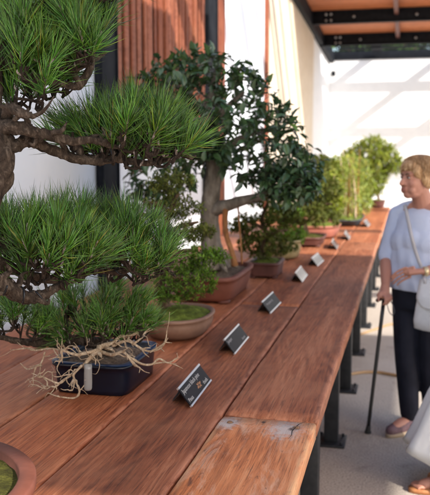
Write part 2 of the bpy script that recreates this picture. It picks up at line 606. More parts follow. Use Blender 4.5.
# the split that runs out from the coach screw: a thin sliver of open crack
ck = MB()
for pts in ([(-0.305, 2.292), (-0.300, 2.315), (-0.289, 2.333), (-0.281, 2.352)], [(-0.306, 2.285), (-0.312, 2.25), (-0.309, 2.215), (-0.314, 2.18)]):
    for (p, q, w0, w1) in zip(pts[:-1], pts[1:], (0.0018, 0.0016, 0.001), (0.0016, 0.001, 0.0004)):
        ck.add([(p[0] - w0, p[1], TZ + 0.0032), (p[0] + w0, p[1], TZ + 0.0032), (q[0] + w1, q[1], TZ + 0.0032), (q[0] - w1, q[1], TZ + 0.0032)], [(0, 1, 2, 3)])
ck.obj('split', flat('open_split', (0.012, 0.007, 0.005), 0.9), bench)

# ------------------------------------------------------------------ walls
WX, WY = -1.9, 19.4


def topz(y):
    return 3.75 + max(0, min(19.4 - y, 6.0)) * 0.065


lw = thing('side_wall', (WX, 8.0, 0), 'long white rendered wall running behind the bonsai bench', 'wall')
wmb = MB()
ys = [-3, 2, 4.7, 8.35, 10.6, 13.4, 16, WY]
V, F = [], []
for y in ys:
    for x in (WX - 0.22, WX):
        V += [(x, y, 0), (x, y, topz(y))]
for i in range(len(ys) - 1):
    k = i * 4
    F += [(k, k + 4, k + 5, k + 1), (k + 2, k + 3, k + 7, k + 6), (k + 1, k + 5, k + 7, k + 3)]
F += [(0, 1, 3, 2), (len(V) - 4, len(V) - 2, len(V) - 1, len(V) - 3)]
wmb.add(V, F)
wmb.obj('wall_face', MT['white'], lw, smooth=False)
pm = MB()
box(pm, (WX, 8.13, 0.3), (WX + 0.012, 10.55, 3.95), 0.003)
pm.obj('pale_panel', MT['panel'], lw)
pm = MB()
for k in range(3):
    y0, y1 = 10.72 + k * 1.765, 10.72 + (k + 1) * 1.765 - 0.02
    box(pm, (WX, y0, 0.2), (WX + 0.02, y1, topz(y1) - 0.05), 0.004)
pm.obj('cream_cladding', MT['beige'], lw)
box(MB(), (WX, 10.56, 0.0), (WX + 0.05, 10.70, topz(10.7) - 0.01), 0.004).obj('timber_trim', MT['slat'], lw)
box(MB(), (WX, 7.79, 0.0), (WX + 0.05, 8.10, 4.1), 0.004).obj('timber_trim', MT['slat'], lw)
pm = MB()
box(pm, (WX, 1.9, 0.25), (WX + 0.012, 4.68, 3.9), 0.003)
pm.obj('pale_panel', MT['panel'], lw)

scr = thing('slat_screen', (WX + 0.07, 6.3, 1.58), 'reddish timber slat screen of close vertical battens on the white wall', 'screen')
sl = MB()
y = 5.0
while y < 7.24:
    w = rnd.choice((0.045, 0.06, 0.08, 0.10))
    d = rnd.choice((0.014, 0.022, 0.036))
    box(sl, (WX + 0.02, y, 1.6), (WX + 0.02 + d, min(y + w, 7.28), 3.9), 0.004, col=[rnd.choice((0.2, 0.6, 1.0, 1.0))] * 3)
    y += w + rnd.choice((0.03, 0.045, 0.06))
sl.obj('battens', MT['slat'], scr)
box(MB(), (WX + 0.002, 4.98, 1.58), (WX + 0.018, 7.29, 3.92), 0.0).obj('backing_board', flat('dark_backing', (0.05, 0.017, 0.010), 0.8), scr, smooth=False)
for (y0, y1, lab) in ((4.66, 4.95, 'black steel column at the near edge of the timber slat screen'), (7.33, 7.72, 'black steel column at the far edge of the timber slat screen')):
    t = thing('steel_column', (WX + 0.08, (y0 + y1) / 2, 0), lab, 'column', 'black columns against the white wall')
    c = MB()
    box(c, (WX + 0.014, y0, 0.012), (WX + 0.055, y1, 4.0), 0.004)
    for e0 in (y0, y1 - 0.02):
        box(c, (WX + 0.0545, e0 + 0.003, 0.013), (WX + 0.066, e0 + 0.017, 3.99), 0.002)
    c.obj('shaft', MT['beam'], t)
    box(MB(), (WX + 0.001, y0 - 0.04, 0), (WX + 0.10, y1 + 0.04, 0.012), 0.002).obj('base_plate', MT['beam'], t)

bw = thing('end_wall', (2.5, WY + 0.1, 0), 'tall white rendered wall across the far end striped with pergola shadows', 'wall')
box(MB(), (WX + 0.003, WY, 0), (8, WY + 0.22, 3.70), 0.0).obj('wall_face', MT['white'], bw, smooth=False)
hk = thing('wall_bracket', (-1.82, WY - 0.02, 3.45), 'small dark bracket fixed high on the far white wall near its corner', 'bracket')
p0 = D(333.5, 73.5, WY)
mbk = MB()
box(mbk, (p0[0] - 0.05, WY - 0.02, p0[2] - 0.06), (p0[0] + 0.05, WY - 0.001, p0[2] + 0.06), 0.004)
tube(mbk, [(p0[0], WY - 0.015, p0[2]), (p0[0], WY - 0.10, p0[2] + 0.01), (p0[0], WY - 0.12, p0[2] + 0.05)], 0.02, 8, 3)
mbk.obj('bracket_arm', MT['beam'], hk)

# ------------------------------------------------------------------ pergola
pg = thing('pergola', (2.5, 9.0, 0), 'pergola of black steel beams carrying orange timber boards over the far end', 'pergola')


def channel(mb, lo, hi):
    """steel channel: web with two flanges, running along its longest side"""
    lo, hi = np.array(lo, float), np.array(hi, float)
    ax = int(np.argmax(hi - lo))
    box(mb, lo, hi, 0.004)
    w = 1 - ax
    if ax in (0, 1):
        for z0, z1 in ((lo[2] - 0.001, lo[2] + 0.018), (hi[2] - 0.018, hi[2] + 0.001)):
            l2, h2 = lo.copy(), hi.copy()
            l2[w] -= 0.035; h2[w] += 0.035
            l2[2], h2[2] = z0, z1
            l2[ax] += 0.002; h2[ax] -= 0.002
            box(mb, l2, h2, 0.003)
    return mb


def cross_beam(y, zb, h, x0=WX + 0.012, x1=5.3, bolts=True, ends=()):
    o = channel(MB(), (x0, y - 0.03, zb), (x1, y + 0.03, zb + h)).obj('beam', MT['beam'], pg)
    if bolts:
        for x in list(ends) + list(np.arange(-1.05, 4, 1.1)):
            for dz in ((0.06, h - 0.06) if x in ends else (h / 2,)):
                bb = MB()
                tube(bb, [(x, y - 0.028, zb + dz), (x, y - 0.044, zb + dz), (x, y - 0.046, zb + dz), (x, y - 0.058, zb + dz)], [0.024, 0.024, 0.014, 0.013], 8, 1)
                bb.obj('bolt', MT['bolt'], o)
    return o


def dk(y):                                   # underside of the deck
    return 3.79 + max(0.0, min(19.4 - y, 6.4)) * 0.072


for y in (15.0, 17.0):
    cross_beam(y, dk(y) - 0.235, 0.23, ends=(-1.55, -1.46))
cross_beam(13.0, dk(13.0) - 0.235, 0.23)
for y in np.arange(5.9, 12.6, 1.05):  # unseen battens, added to throw shadow lines on the side wall
    box(MB(), (WX + 0.15, y - 0.09, 4.352), (2.3, y + 0.09, 4.40), 0.004).obj('shadow_batten', MT['deckwood'], pg)
for y in (10.6, 8.2, 5.3, 2.4, -0.5):
    cross_beam(y, 4.12, 0.23, bolts=False, x1=5.3)
box(MB(), (WX + 0.02, WY - 0.03, 3.702), (8.0, WY + 0.215, 3.90), 0.004).obj('wall_cap', MT['beam'], bw)
for y in (18.70, 17.74):
    box(MB(), (WX + 0.25, y - 0.10, dk(y) + 0.02), (5.2, y + 0.10, dk(y) + 0.05), 0.004).obj('purlin', MT['beam'], pg)
for x in (-0.80, 0.87, 2.54, 4.2):
    q = MB()
    V = []
    for y in (17.06, 19.27):
        V += [(x - 0.12, y, dk(y) + 0.052), (x + 0.12, y, dk(y) + 0.052), (x + 0.12, y, dk(y) + 0.10), (x - 0.12, y, dk(y) + 0.10)]
    q.add(V, [(0, 1, 2, 3), (7, 6, 5, 4), (0, 4, 5, 1), (1, 5, 6, 2), (2, 6, 7, 3), (3, 7, 4, 0)])
    q.obj('purlin', MT['beam'], pg, smooth=False)
rust = speckled('rust_brown_steel', (0.09, 0.035, 0.03), (0.17, 0.07, 0.055), 9, 0.6)
for x in (-0.30, 1.75):
    for (y0, y1) in ((13.04, 14.96), (15.04, 16.96)):
        V = []
        for y in (y0, y1):
            b0 = dk(y) - 0.12
            V += [(x - 0.035, y, b0), (x + 0.035, y, b0), (x + 0.035, y, b0 + 0.11), (x - 0.035, y, b0 + 0.11)]
        MB().add(V, [(0, 1, 2, 3), (7, 6, 5, 4), (0, 4, 5, 1), (1, 5, 6, 2), (2, 6, 7, 3), (3, 7, 4, 0)]).obj('purlin', rust, pg, smooth=False)
# timber boards on the far bays, laid with gaps
y = 12.7
bd = MB()
while y < 17.1:
    V = []
    for yy in (y, y + 0.135):
        V += [(WX - 0.1, yy, dk(yy)), (2.3, yy, dk(yy)), (2.3, yy, dk(yy) + 0.03), (WX - 0.1, yy, dk(yy) + 0.03)]
    bd.add(V, [(0, 1, 2, 3), (7, 6, 5, 4), (0, 4, 5, 1), (1, 5, 6, 2), (2, 6, 7, 3), (3, 7, 4, 0)])
    y += 0.152
bd.obj('timber_deck', MT['deckwood'], pg, smooth=False)
# edge channel that follows the wall top down to the far corner
V = []
for y in (12.0, WY - 0.1):
    for (x, dz) in ((WX - 0.02, -0.10), (WX + 0.11, -0.10), (WX + 0.11, 0.14), (WX - 0.02, 0.14)):
        V.append((x, y, topz(y) + dz - 0.03))
MB().add(V, [(0, 1, 2, 3), (7, 6, 5, 4), (0, 4, 5, 1), (1, 5, 6, 2), (2, 6, 7, 3), (3, 7, 4, 0)]).obj('edge_channel', MT['beam'], pg, smooth=False)
# unseen solid roof over the near bays, outline shaped to shade bench and woman
rf = MB()
for k in range(28):
    y0 = -3.2 + k * 0.305
    if -1.6 < y0 < 2.9:
        box(rf, (0.25, y0, 4.352), (5.3, y0 + 0.30, 4.385), 0.003)
    elif 2.9 <= y0 < 4.5:  # strip added to keep sun off the screen's near part
        box(rf, (0.25, y0, 4.352), (2.2, y0 + 0.30, 4.385), 0.003)
rf.obj('shade_roof_boards', MT['deckwood'], pg)
for x in (5.2,):
    for y in (-0.5, 2.4, 8.2, 13.0, 17.0):
        box(MB(), (x - 0.06, y - 0.16, 0), (x + 0.06, y - 0.04, 4.1 if y < 13 else dk(y) - 0.24), 0.006).obj('post', MT['beam'], pg)

# ------------------------------------------------------------------ foliage builders
def leaves(mb, P0, A, U, L, W, fold=0.25, droop=0.15, cols=None):
    """pointed leaves: base P0, axis A, upward normal U, length L, width W (arrays)"""
    n = len(P0)
    A = A / (np.linalg.norm(A, axis=1)[:, None] + 1e-9)
    B = np.cross(A, U); B /= (np.linalg.norm(B, axis=1)[:, None] + 1e-9)
    C = np.cross(B, A)
    L, W = L[:, None], W[:, None]
    p = lambda t, w, h: P0 + A * L * t + B * W * w + C * (h * W - droop * L * t * t)
    V = np.stack([p(0, 0, 0), p(0.28, 0.46, fold), p(0.28, 0, 0), p(0.28, -0.46, fold), p(0.65, 0.40, fold * .9), p(0.65, 0, 0), p(0.65, -0.40, fold * .9), p(1, 0, 0)], 1)
    f0 = [(0, 2, 1), (0, 3, 2), (1, 2, 5, 4), (2, 3, 6, 5), (4, 5, 7), (5, 6, 7)]
    F = [tuple(8 * i + k for k in f) for i in range(n) for f in f0]
    c = np.repeat(cols, 8, axis=0) if cols is not None else None
    mb.add(V.reshape(-1, 3), F, c)


def rand_unit(n):
    v = rng.normal(size=(n, 3))
    return v / np.linalg.norm(v, axis=1)[:, None]


def in_poly(x, y, poly):
    c = False
    j = len(poly) - 1
    for i in range(len(poly)):
        xi, yi = poly[i]; xj, yj = poly[j]
        if (yi > y) != (yj > y) and x < (xj - xi) * (y - yi) / (yj - yi + 1e-12) + xi:
            c = not c
        j = i
    return c


def edge_dist(x, y, poly):
    best = 1e9
    for i in range(len(poly)):
        ax, ay = poly[i - 1]; bx, by = poly[i]
        dx, dy = bx - ax, by - ay
        t = max(0, min(1, ((x - ax) * dx + (y - ay) * dy) / (dx * dx + dy * dy + 1e-9)))
        best = min(best, math.hypot(x - ax - t * dx, y - ay - t * dy))
    return best


def crown_points(poly, Y, depth, n, holes=()):
    """points through the rounded volume of a crown whose silhouette was surveyed"""
    xs = [p[0] for p in poly]; ys = [p[1] for p in poly]
    S_ = [(rnd.uniform(min(xs), max(xs)), rnd.uniform(min(ys), max(ys))) for _ in range(200)]
    md = max([edge_dist(x, y, poly) for x, y in S_ if in_poly(x, y, poly)] + [1])
    out = []
    while len(out) < n:
        x, y = rnd.uniform(min(xs), max(xs)), rnd.uniform(min(ys), max(ys))
        if not in_poly(x, y, poly):
            continue
        if any(math.hypot((x - h[0]) / h[2], (y - h[1]) / h[3]) < 1 for h in holes) and rnd.random() < 0.93:
            continue
        e = math.sqrt(min(1, edge_dist(x, y, poly) / md))
        out.append(D(x, y, Y + depth * e * rnd.uniform(-1, 1)))
    return np.array(out)


def sprays(mb, pts, centre, per, spread, L, W, var=0.35, base=(1, 1, 1), up=0.25, tw=None, alt=None):
    """a small spray of leaves round every point, leaves turned outward"""
    for p in pts:
        n = max(2, int(per * rnd.uniform(0.6, 1.4)))
        out = p - centre
        out = out / (np.linalg.norm(out) + 1e-6)
        ax = out * 0.6 + rand_unit(1)[0] * 0.8 + np.array((0, 0, up))
        ax /= np.linalg.norm(ax)
        if tw is not None:
            tube(tw, [p - ax * spread * 0.9, p + ax * spread * 0.6], [spread * 0.035, spread * 0.012], 4, 1, cap=False)
        t = rng.uniform(-0.7, 0.8, n)[:, None]
        P0 = p + ax * spread * t
        A = ax * 0.55 + rand_unit(n) * 0.85
        U = np.array((0, 0, 1.0)) + 0.5 * rand_unit(n) + out * 0.3
        s = rng.uniform(1 - var, 1 + var, n)
        tone = rnd.uniform(0.65, 1.25)
        cols = np.array(base)[None] * tone * rng.uniform(0.8, 1.2, (n, 1)) * np.stack([rng.uniform(0.85, 1.2, n), np.ones(n), rng.uniform(0.7, 1.2, n)], 1)
        if alt is not None:
            k = rng.random(n) < alt[1]
            cols[k] = cols[k] * np.array(alt[0])
        leaves(mb, P0, A, U, L * s, W * s, cols=cols)


# ------------------------------------------------------------------ garden trees beyond the end wall
for (cx, cy, r, h, lab) in ((-1.7, 23.6, 2.0, 7.0, 'leafy green garden tree beyond the far wall by the corner'),
                            (0.9, 24.2, 2.2, 7.4, 'tall dark green garden tree beyond the far wall behind the purlin'),
                            (5.8, 25.5, 2.5, 6.8, 'broad green garden tree beyond the far wall at the right')):
    t = thing('garden_tree', (cx, cy, 0), lab, 'tree', 'garden trees beyond the far wall')
    tr = MB()
    tube(tr, [(cx, cy, 0), (cx + .1, cy, 1.5), (cx - .05, cy + .1, h * 0.6), (cx, cy, h * 0.85)], [0.2, 0.16, 0.1, 0.03], 10, 5, 0.1)
    for k in range(9):
        a = k * 2.4
        z = h * (0.35 + 0.05 * k)
        tube(tr, [(cx, cy, z), (cx + cos(a) * r * .5, cy + sin(a) * r * .5, z + .5), (cx + cos(a) * r * .8, cy + sin(a) * r * .8, z + .8)], [0.07, 0.05, 0.015], 6, 3)
    tr.obj('trunk', MT['bark_brown'], t)
    cr = MB()
    c0 = np.array((cx, cy, h * 0.62))
    pts = []
    for k in range(40):
        u = rand_unit(1)[0] * (rnd.random() ** 0.4)
        cc = c0 + u * np.array((r, r, h * 0.36))
        for q in range(24):
            pts.append(cc + rand_unit(1)[0] * rnd.random() ** 0.5 * r * 0.36)
    sprays(cr, np.array(pts), c0, 9, 0.16, 0.15, 0.09)
    cr.obj('crown', MT['treeleaf'], t)

# ------------------------------------------------------------------ hose on the paving
hs = MB()
pts = [P(*q, 0.011) for q in ((300, 352), (335, 340), (357, 335), (376, 329), (392, 324), (404, 327), (410, 345), (413, 368), (408, 377), (395, 375), (376, 372), (356, 373), (335, 379), (300, 391))]
tube(hs, pts, 0.011, 8, 6)
tag(hs.obj('garden_hose', flat('tan_rubber_hose', (0.32, 0.20, 0.10), 0.6), origin=pts[0]), 'tan garden hose looped on the paving beside the bench legs', 'hose')

lf0 = P(409, 374.5, 0.004)
q = MB()
leaves(q, np.array([lf0]), np.array([(1.0, 0.2, 0.05)]), np.array([(0, 0, 1.0)]), np.array([0.075]), np.array([0.032]), cols=np.ones((1, 3)))
tag(q.obj('fallen_leaf', flat('dry_yellow_leaf', (0.42, 0.34, 0.10), 0.7), origin=lf0), 'single dry yellow leaf lying on the grey paving by the hose', 'leaf')

# ------------------------------------------------------------------ name plaques
E1, E2, NR = np.array((0, 1.0, 0)), np.array((-0.62, 0, 0.785)), np.array((0.785, 0, 0.62))
MT['plate'] = speckled('black_plaque_face', (0.006, 0.006, 0.008), (0.012, 0.011, 0.013), 40, 0.42, 0.0, spec=0.08)
MT['plate_gloss'] = speckled('glossy_plaque_face', (0.02, 0.02, 0.025), (0.03, 0.03, 0.034), 40, 0.10, 0.0, spec=0.85)
MT['alu'] = flat('brushed_edge', (0.62, 0.62, 0.62), 0.3, 0.85)
MT['ink'] = flat('pale_lettering', (0.46, 0.45, 0.44), 0.5)
MT['ink_dim'] = flat('dim_lettering', (0.34, 0.33, 0.34), 0.5)
MT['gold'] = flat('orange_emblem', (0.30, 0.13, 0.045), 0.5)


def pl(u, v, w=0.0):
    return u * E1 + v * E2 + w * NR


def text_into(mb, body, u, v, size, sx=1.0):
    cu = bpy.data.curves.new('t', 'FONT')
    cu.body = body
    cu.size = size
    cu.resolution_u = 2
    cu.extrude = 0.0002
    cu.offset = -0.0002
    o = bpy.data.objects.new('t', cu)
    COL.objects.link(o)
    bpy.context.view_layer.update()
    me = bpy.data.meshes.new_from_object(o.evaluated_get(bpy.context.evaluated_depsgraph_get()))
    V = np.array([q.co[:] for q in me.vertices])
    F = [tuple(p.vertices) for p in me.polygons]
    bpy.data.objects.remove(o)
    bpy.data.curves.remove(cu)
    if len(V):
        W = np.outer(u + V[:, 0] * sx, E1) + np.outer(v + V[:, 1], E2) + np.outer(0.0028 + V[:, 2], NR)
        mb.add(W, F)
    bpy.data.meshes.remove(me)


def slab(mb, u0, u1, v0, v1, w0, w1):
    V = [pl(u, v, w) for u in (u0, u1) for v in (v0, v1) for w in (w0, w1)]
    mb.add(V, [(0, 1, 3, 2), (4, 6, 7, 5), (0, 4, 5, 1), (2, 3, 7, 6), (0, 2, 6, 4), (1, 5, 7, 3)])


LEN, HT = 0.300, 0.074


def plaque(loc, label, lines, emblem=False, ink='ink', rz=0.0):
    t = thing('name_plaque', loc, label, 'name plaque', 'name plaques in a row along the bench')
    t.rotation_euler = (0, 0, rz)
    Z3 = (0, 0, 0)
    a = MB(); slab(a, -LEN / 2, LEN / 2, 0, HT, -0.002, 0.002)
    a.obj('plate', MT['plate' if lines else 'plate_gloss'], t, smooth=False, origin=Z3)
    for v0, v1 in ((HT - 0.0055, HT + 0.0012), (-0.0005, 0.0052)):
        a = MB(); slab(a, -LEN / 2 - 0.001, LEN / 2 + 0.001, v0, v1, -0.0032, 0.0034)
        a.obj('edge_strip', MT['alu'], t, smooth=False, origin=Z3)
    b = MB()
    top = HT * E2
    V = []
    for u in (-0.10, 0.10):
        V += [pl(u, HT - 0.006, -0.0024), pl(u, HT - 0.012, -0.0024), np.array((-0.074, u, 0.0)), np.array((-0.077, u, 0.0))]
    b.add(V, [(0, 1, 2, 3), (7, 6, 5, 4), (0, 4, 5, 1), (1, 5, 6, 2), (2, 6, 7, 3), (3, 7, 4, 0)])
    b.obj('back_rest', MT['steel'], t, smooth=False, origin=Z3)
    if lines:
        for (s, u, v, size, sx) in lines:
            tx = MB()
            text_into(tx, s, u, v, size, sx)
            tx.obj('lettering', MT[ink], t, smooth=False, origin=Z3)
    if emblem:
        e = MB()
        c0 = (0.022, 0.026)
        for k in range(6):
            an = k * pi / 3 + 0.3
            r = (0.022, 0.014, 0.018)[k % 3]
            q = []
            for (tt, ww) in ((0.15, 0), (0.5, 0.24), (1, 0), (0.5, -0.24)):
                q.append(pl(c0[0] + 1.5 * r * (tt * cos(an) - ww * sin(an)), c0[1] + 0.85 * r * (tt * sin(an) + ww * cos(an)), 0.0026))
            e.add(q, [(0, 1, 2, 3)])
        e.obj('emblem', MT['gold'], t, smooth=False, origin=Z3)
    return t


plaque((-0.662, 2.545, TZ + 0.0025), 'black name plaque with an orange emblem, nearest of the row', [('Japanese black pine', -0.141, 0.046, 0.0225, 1.27), ('Pinus', -0.141, 0.012, 0.021, 1.2), ('thunb.', 0.066, 0.012, 0.021, 1.15)], True, rz=0.03)
plaque((-0.664, 3.225, TZ + 0.003), 'black name plaque with dim lettering beside the oval brown pot, second from the front', [('Juniper', -0.138, 0.048, 0.0195, 1.4), ('bonsai', 0.055, 0.013, 0.017, 1.3)], False, 'ink_dim', rz=0.01)
plaque((-0.655, 4.05, TZ + 0.004), 'blue-grey reflecting name plaque in front of the large terracotta rectangular pot', [('Port Jackson fig', -0.11, 0.040, 0.018, 1.3)], False, 'ink_dim', rz=-0.02)
for (px, py, lab) in ((308, 279, 'pale glinting name plaque fourth from the front, right of the small dark brown pot'),
                      (323.5, 264, 'white glinting name plaque just before the plank joint on the bench'),
                      (340, 247.5, 'bright white name plaque just past the plank joint, beside the long terracotta tray'),
                      (352, 238.5, 'small white name plaque beside the charcoal tray of the grove'),
                      (373, 226, 'tiny far name plaque, the last of the row towards the end wall')):
    q = P(px, py, TZ)
    if py < 230:
        q = P(371, 226, TZ)
    plaque((q[0] - 0.02, q[1], TZ + 0.003), lab, None, rz=rnd.uniform(-0.05, 0.05))


# ------------------------------------------------------------------ pots
def pot_shell(c, a, b, h, e, rimw, rimh, taper=0.86, belly=0.0, n=56, rot=0.0, flare=1.05, f0=0.014):
    mb = MB()
    R = [(a * taper * 0.55, b * taper * 0.55, f0), (a * taper, b * taper, f0)]
    for k in range(1, 7):
        t = k / 6
        s = taper + (1 - taper) * t + belly * sin(pi * t)
        R.append((a * s, b * s, f0 + (h - rimh - f0) * t))
    R += [(a * flare - 0.004, b * flare - 0.004, h - rimh + 0.002), (a * flare, b * flare, h - rimh + 0.006), (a * flare, b * flare, h - 0.004), (a * flare - 0.004, b * flare - 0.004, h),
          (a * flare - rimw + 0.004, b * flare - rimw + 0.004, h), (a * flare - rimw, b * flare - rimw, h - 0.004), (a * flare - rimw - 0.002, b * flare - rimw - 0.002, h - 0.03), (0.02, 0.02, h - 0.032)]
    loft(mb, c, R, e, n, rot)
    return mb


def feet(parent, c, a, b, mat, e=4, hgt=0.016, size=0.03, rot=0.0):
    for sx in (-1, 1):
        for sy in (-1, 1):
            x, y = sx * a, sy * b
            p = (c[0] + x * cos(rot) - y * sin(rot), c[1] + x * sin(rot) + y * cos(rot), c[2])
            f = MB()
            loft(f, p, [(size * 0.8, size * 0.8, 0), (size, size, 0.004), (size * 1.1, size * 1.1, hgt)], 4, 16, rot)
            f.obj('pot_foot', mat, parent)


def moss_bed(parent, c, a, b, z, h, e, mat, name='moss', rot=0.0, lump=0.006):
    mb = MB()
    n, m_ = 44, 16
    V = [(c[0], c[1], c[2] + z + h)]
    k1, k2, k3 = rng.uniform(0, 6, 3)
    for i in range(1, m_ + 1):
        t = i / m_
        q = sellipse(a * t, b * t, 2 + (e - 2) * t, n)
        for (x, y) in q:
            X = c[0] + x * cos(rot) - y * sin(rot)
            Y = c[1] + x * sin(rot) + y * cos(rot)
            bump = lump * (sin(X * 60 + k1) * sin(Y * 52 + k2) + 0.6 * sin(X * 131 + k3) * sin(Y * 117) + rnd.uniform(-0.5, 0.5))
            V.append((X, Y, c[2] + z + h * (1 - t * t) + bump * (1 - 0.6 * t)))
    F = [(0, 1 + k, 1 + (k + 1) % n) for k in range(n)]
    for i in range(m_ - 1):
        for k in range(n):
            F.append((1 + i * n + k, 1 + (i + 1) * n + k, 1 + (i + 1) * n + (k + 1) % n, 1 + i * n + (k + 1) % n))
    mb.add(V, F)
    return mb.obj(name, mat, parent)


# ------------------------------------------------------------------ pine needles
def needles(mb, B, A, n, L, r, spread=0.9, shoot=0.04, tone=None):
    T = len(B)
    A = A / np.linalg.norm(A, axis=1)[:, None]
    Bn, An = np.repeat(B, n, 0), np.repeat(A, n, 0)
    M_ = T * n
    A0 = 0.022
    t = rng.random(M_)
    p1 = np.cross(An, rand_unit(M_)); p1 /= np.linalg.norm(p1, axis=1)[:, None]
    th = spread * (0.10 + 0.90 * rng.random(M_)) * (1.25 - 0.55 * t)
    d = An * np.cos(th)[:, None] + p1 * np.sin(th)[:, None]
    ln = (L * rng.uniform(0.72, 1.12, M_))[:, None]
    b0 = Bn + An * (A0 + t * shoot)[:, None]
    mid = b0 + d * ln * 0.5
    tip = b0 + d * ln + (An * 0.05 + np.array((0, 0, 0.02)) + rand_unit(M_) * 0.07) * ln
    s1 = np.cross(d, rand_unit(M_)); s1 /= np.linalg.norm(s1, axis=1)[:, None]
    s2 = np.cross(d, s1)
    V = []
    for (p, rr) in ((b0, r * 0.9), (mid, r)):
        for k in range(3):
            an = k * 2 * pi / 3
            V.append(p + (s1 * cos(an) + s2 * sin(an)) * rr)
    V.append(tip)
    V = np.stack(V, 1)
    f0 = [(0, 1, 4, 3), (1, 2, 5, 4), (2, 0, 3, 5), (3, 4, 6), (4, 5, 6), (5, 3, 6)]
    F = [tuple(7 * i + k for k in f) for i in range(M_) for f in f0]
    tt = np.repeat(rng.uniform(0.7, 1.2, T) if tone is None else tone, n)[:, None]
    c = np.ones((M_, 3)) * tt * rng.uniform(0.3, 1.6, (M_, 1)) * np.stack([rng.uniform(0.8, 1.35, M_), np.ones(M_), rng.uniform(0.6, 1.4, M_)], 1)
    y = rng.random(M_)
    c[y < 0.022] = np.array((3.4, 1.2, 1.2)) * rng.uniform(0.6, 1.2, ((y < 0.022).sum(), 1))
    c[(y > 0.022) & (y < 0.14)] *= np.array((1.6, 1.25, 0.8))
    C = np.repeat(c[:, None, :], 7, 1)
    C[:, 6] *= np.array((1.7, 1.25, 1.0))
    mb.add(V.reshape(-1, 3), F, C.reshape(-1, 3))


def pad(parent, bases, centre, trunk_nodes, n=85, L=0.09, r=0.00105, up=0.62, tone=None, spread=1.02, name='needle_pad', twr=0.0037):
    """a cushion of needle tufts carried by twigs grown from the branch"""
    bases = np.asarray(bases)
    out = bases - np.asarray(centre)
    out[:, 2] *= 0.6
    out /= np.linalg.norm(out, axis=1)[:, None] + 0.03
    bases = bases - np.array((0, 0, 0.014))
    ax = out * 0.9 + np.array((0, 0, up)) + rand_unit(len(bases)) * 0.42
    ax /= np.linalg.norm(ax, axis=1)[:, None]
    nd = MB()
    needles(nd, bases, ax, n, L, r, spread, 0.045)
    o = nd.obj(name, MT['needle'], parent)
    tw = MB()
    nodes = [np.array(p) for p in trunk_nodes]
    order = sorted(range(len(bases)), key=lambda i: min(np.linalg.norm(bases[i] - q) for q in nodes[:len(trunk_nodes)]))
    for i in order:
        b0 = bases[i]
        q = min(nodes, key=lambda p: np.linalg.norm(p - b0) + 0.5 * max(0, p[2] - b0[2] + 0.01))
        ln = np.linalg.norm(q - b0)
        md = (q + b0) / 2 + rand_unit(1)[0] * ln * 0.16 - np.array((0, 0, 0.12 * ln))
        tube(tw, [q, md, b0, b0 + ax[i] * 0.05], [twr * 1.15, twr, twr * 0.85, twr * 0.55], 6, 3, 0.25)
        # pale bud and scaly collar at the shoot's tip
        e = b0 + ax[i] * 0.068
        tube(tw, [b0 + ax[i] * 0.042, e, e + ax[i] * 0.016], [0.0026, 0.0033, 0.0006], 6, 2, 0.2, col=(0, 0, 0))
        s2_ = b0 + ax[i] * rnd.uniform(0.0, 0.03)
        sd2 = rand_unit(1)[0] * 0.010 + ax[i] * 0.006
        tube(tw, [s2_, s2_ + sd2, s2_ + sd2 + ax[i] * 0.007], [0.0016, 0.0028, 0.0006], 6, 2, 0.2, col=(0, 0, 0))
        for k in range(2):                     # bare spurs and old bud stubs
            s0 = md * (0.3 + 0.3 * k) + b0 * (0.7 - 0.3 * k)
            s1_ = s0 + (rand_unit(1)[0] * 0.6 + ax[i]) * rnd.uniform(0.012, 0.034)
            tube(tw, [s0, (s0 + s1_) / 2 + rand_unit(1)[0] * 0.003, s1_], [twr * 0.9, twr * 0.75, twr * 0.6], 5, 2, 0.3)
        nodes.append(b0)
    tw.obj('twigs', MT['bark_dark'], o)
    return o


def poly_bases(poly, Y, depth, n, mind=0.022):
    pts, tries = [], 0
    while len(pts) < n and tries < 4000:
        tries += 1
        q = crown_points(poly, Y, depth, 1)[0]
        if all(np.linalg.norm(q - p) > mind for p in pts):
            pts.append(q)
    return np.array(pts)


def limb(mb, spec, n=14, sub=9, noise=0.24):
    """spec: (px, py, Y, half-width in pixels of the photo)"""
    pts = np.array([D(a, b, Y) for a, b, Y, r in spec])
    rad = np.array([0.9 * r * Y / FPX for a, b, Y, r in spec])
    tube(mb, pts, rad, n, sub, noise)
    return catmull(pts, 5)


# ---- A: the big near black pine
pine = thing('black_pine_bonsai', (-1.046, 1.41, TZ), 'large black pine bonsai with layered needle pads in a round terracotta pot', 'bonsai', 'bonsai trees in pots along the bench')
pc = (-1.046, 1.41, TZ)
pot_shell(pc, 0.286, 0.286, 0.12, 2.0, 0.038, 0.03, 0.8, 0.05, 72).obj('pot', MT['terracotta'], pine)
moss_bed(pine, pc, 0.262, 0.262, 0.097, 0.016, 2, MT['moss_dark'], lump=0.008)
tk = MB()
base = np.array(pc) + (0, 0, 0.08)
tp = [base, base + (0.03, 0.05, 0.08), base + (-0.02, 0.12, 0.22)] + [D(-24, 330, 1.62), D(-34, 265, 1.66), D(-16, 210, 1.70), D(-2, 175, 1.72), D(-1, 145, 1.74), D(-8, 110, 1.76), D(-4, 70, 1.78), D(6, 20, 1.80), D(22, -40, 1.82), D(30, -95, 1.82)]
tr_ = [0.06, 0.05, 0.043, 0.038, 0.034, 0.032, 0.033, 0.034, 0.024, 0.019, 0.015, 0.011, 0.006]
tube(tk, tp, tr_, 18, 8, 0.16)
for a in (0.4, 1.6, 2.9, 4.1, 5.4):
    tube(tk, [base + (0, 0, 0.05), base + (cos(a) * 0.07, sin(a) * 0.07, 0.025), base + (cos(a) * 0.14, sin(a) * 0.14, 0.008)], [0.03, 0.02, 0.006], 8, 4, 0.15)
trunk_o = tk.obj('trunk', MT['bark_pine'], pine)
br = MB()
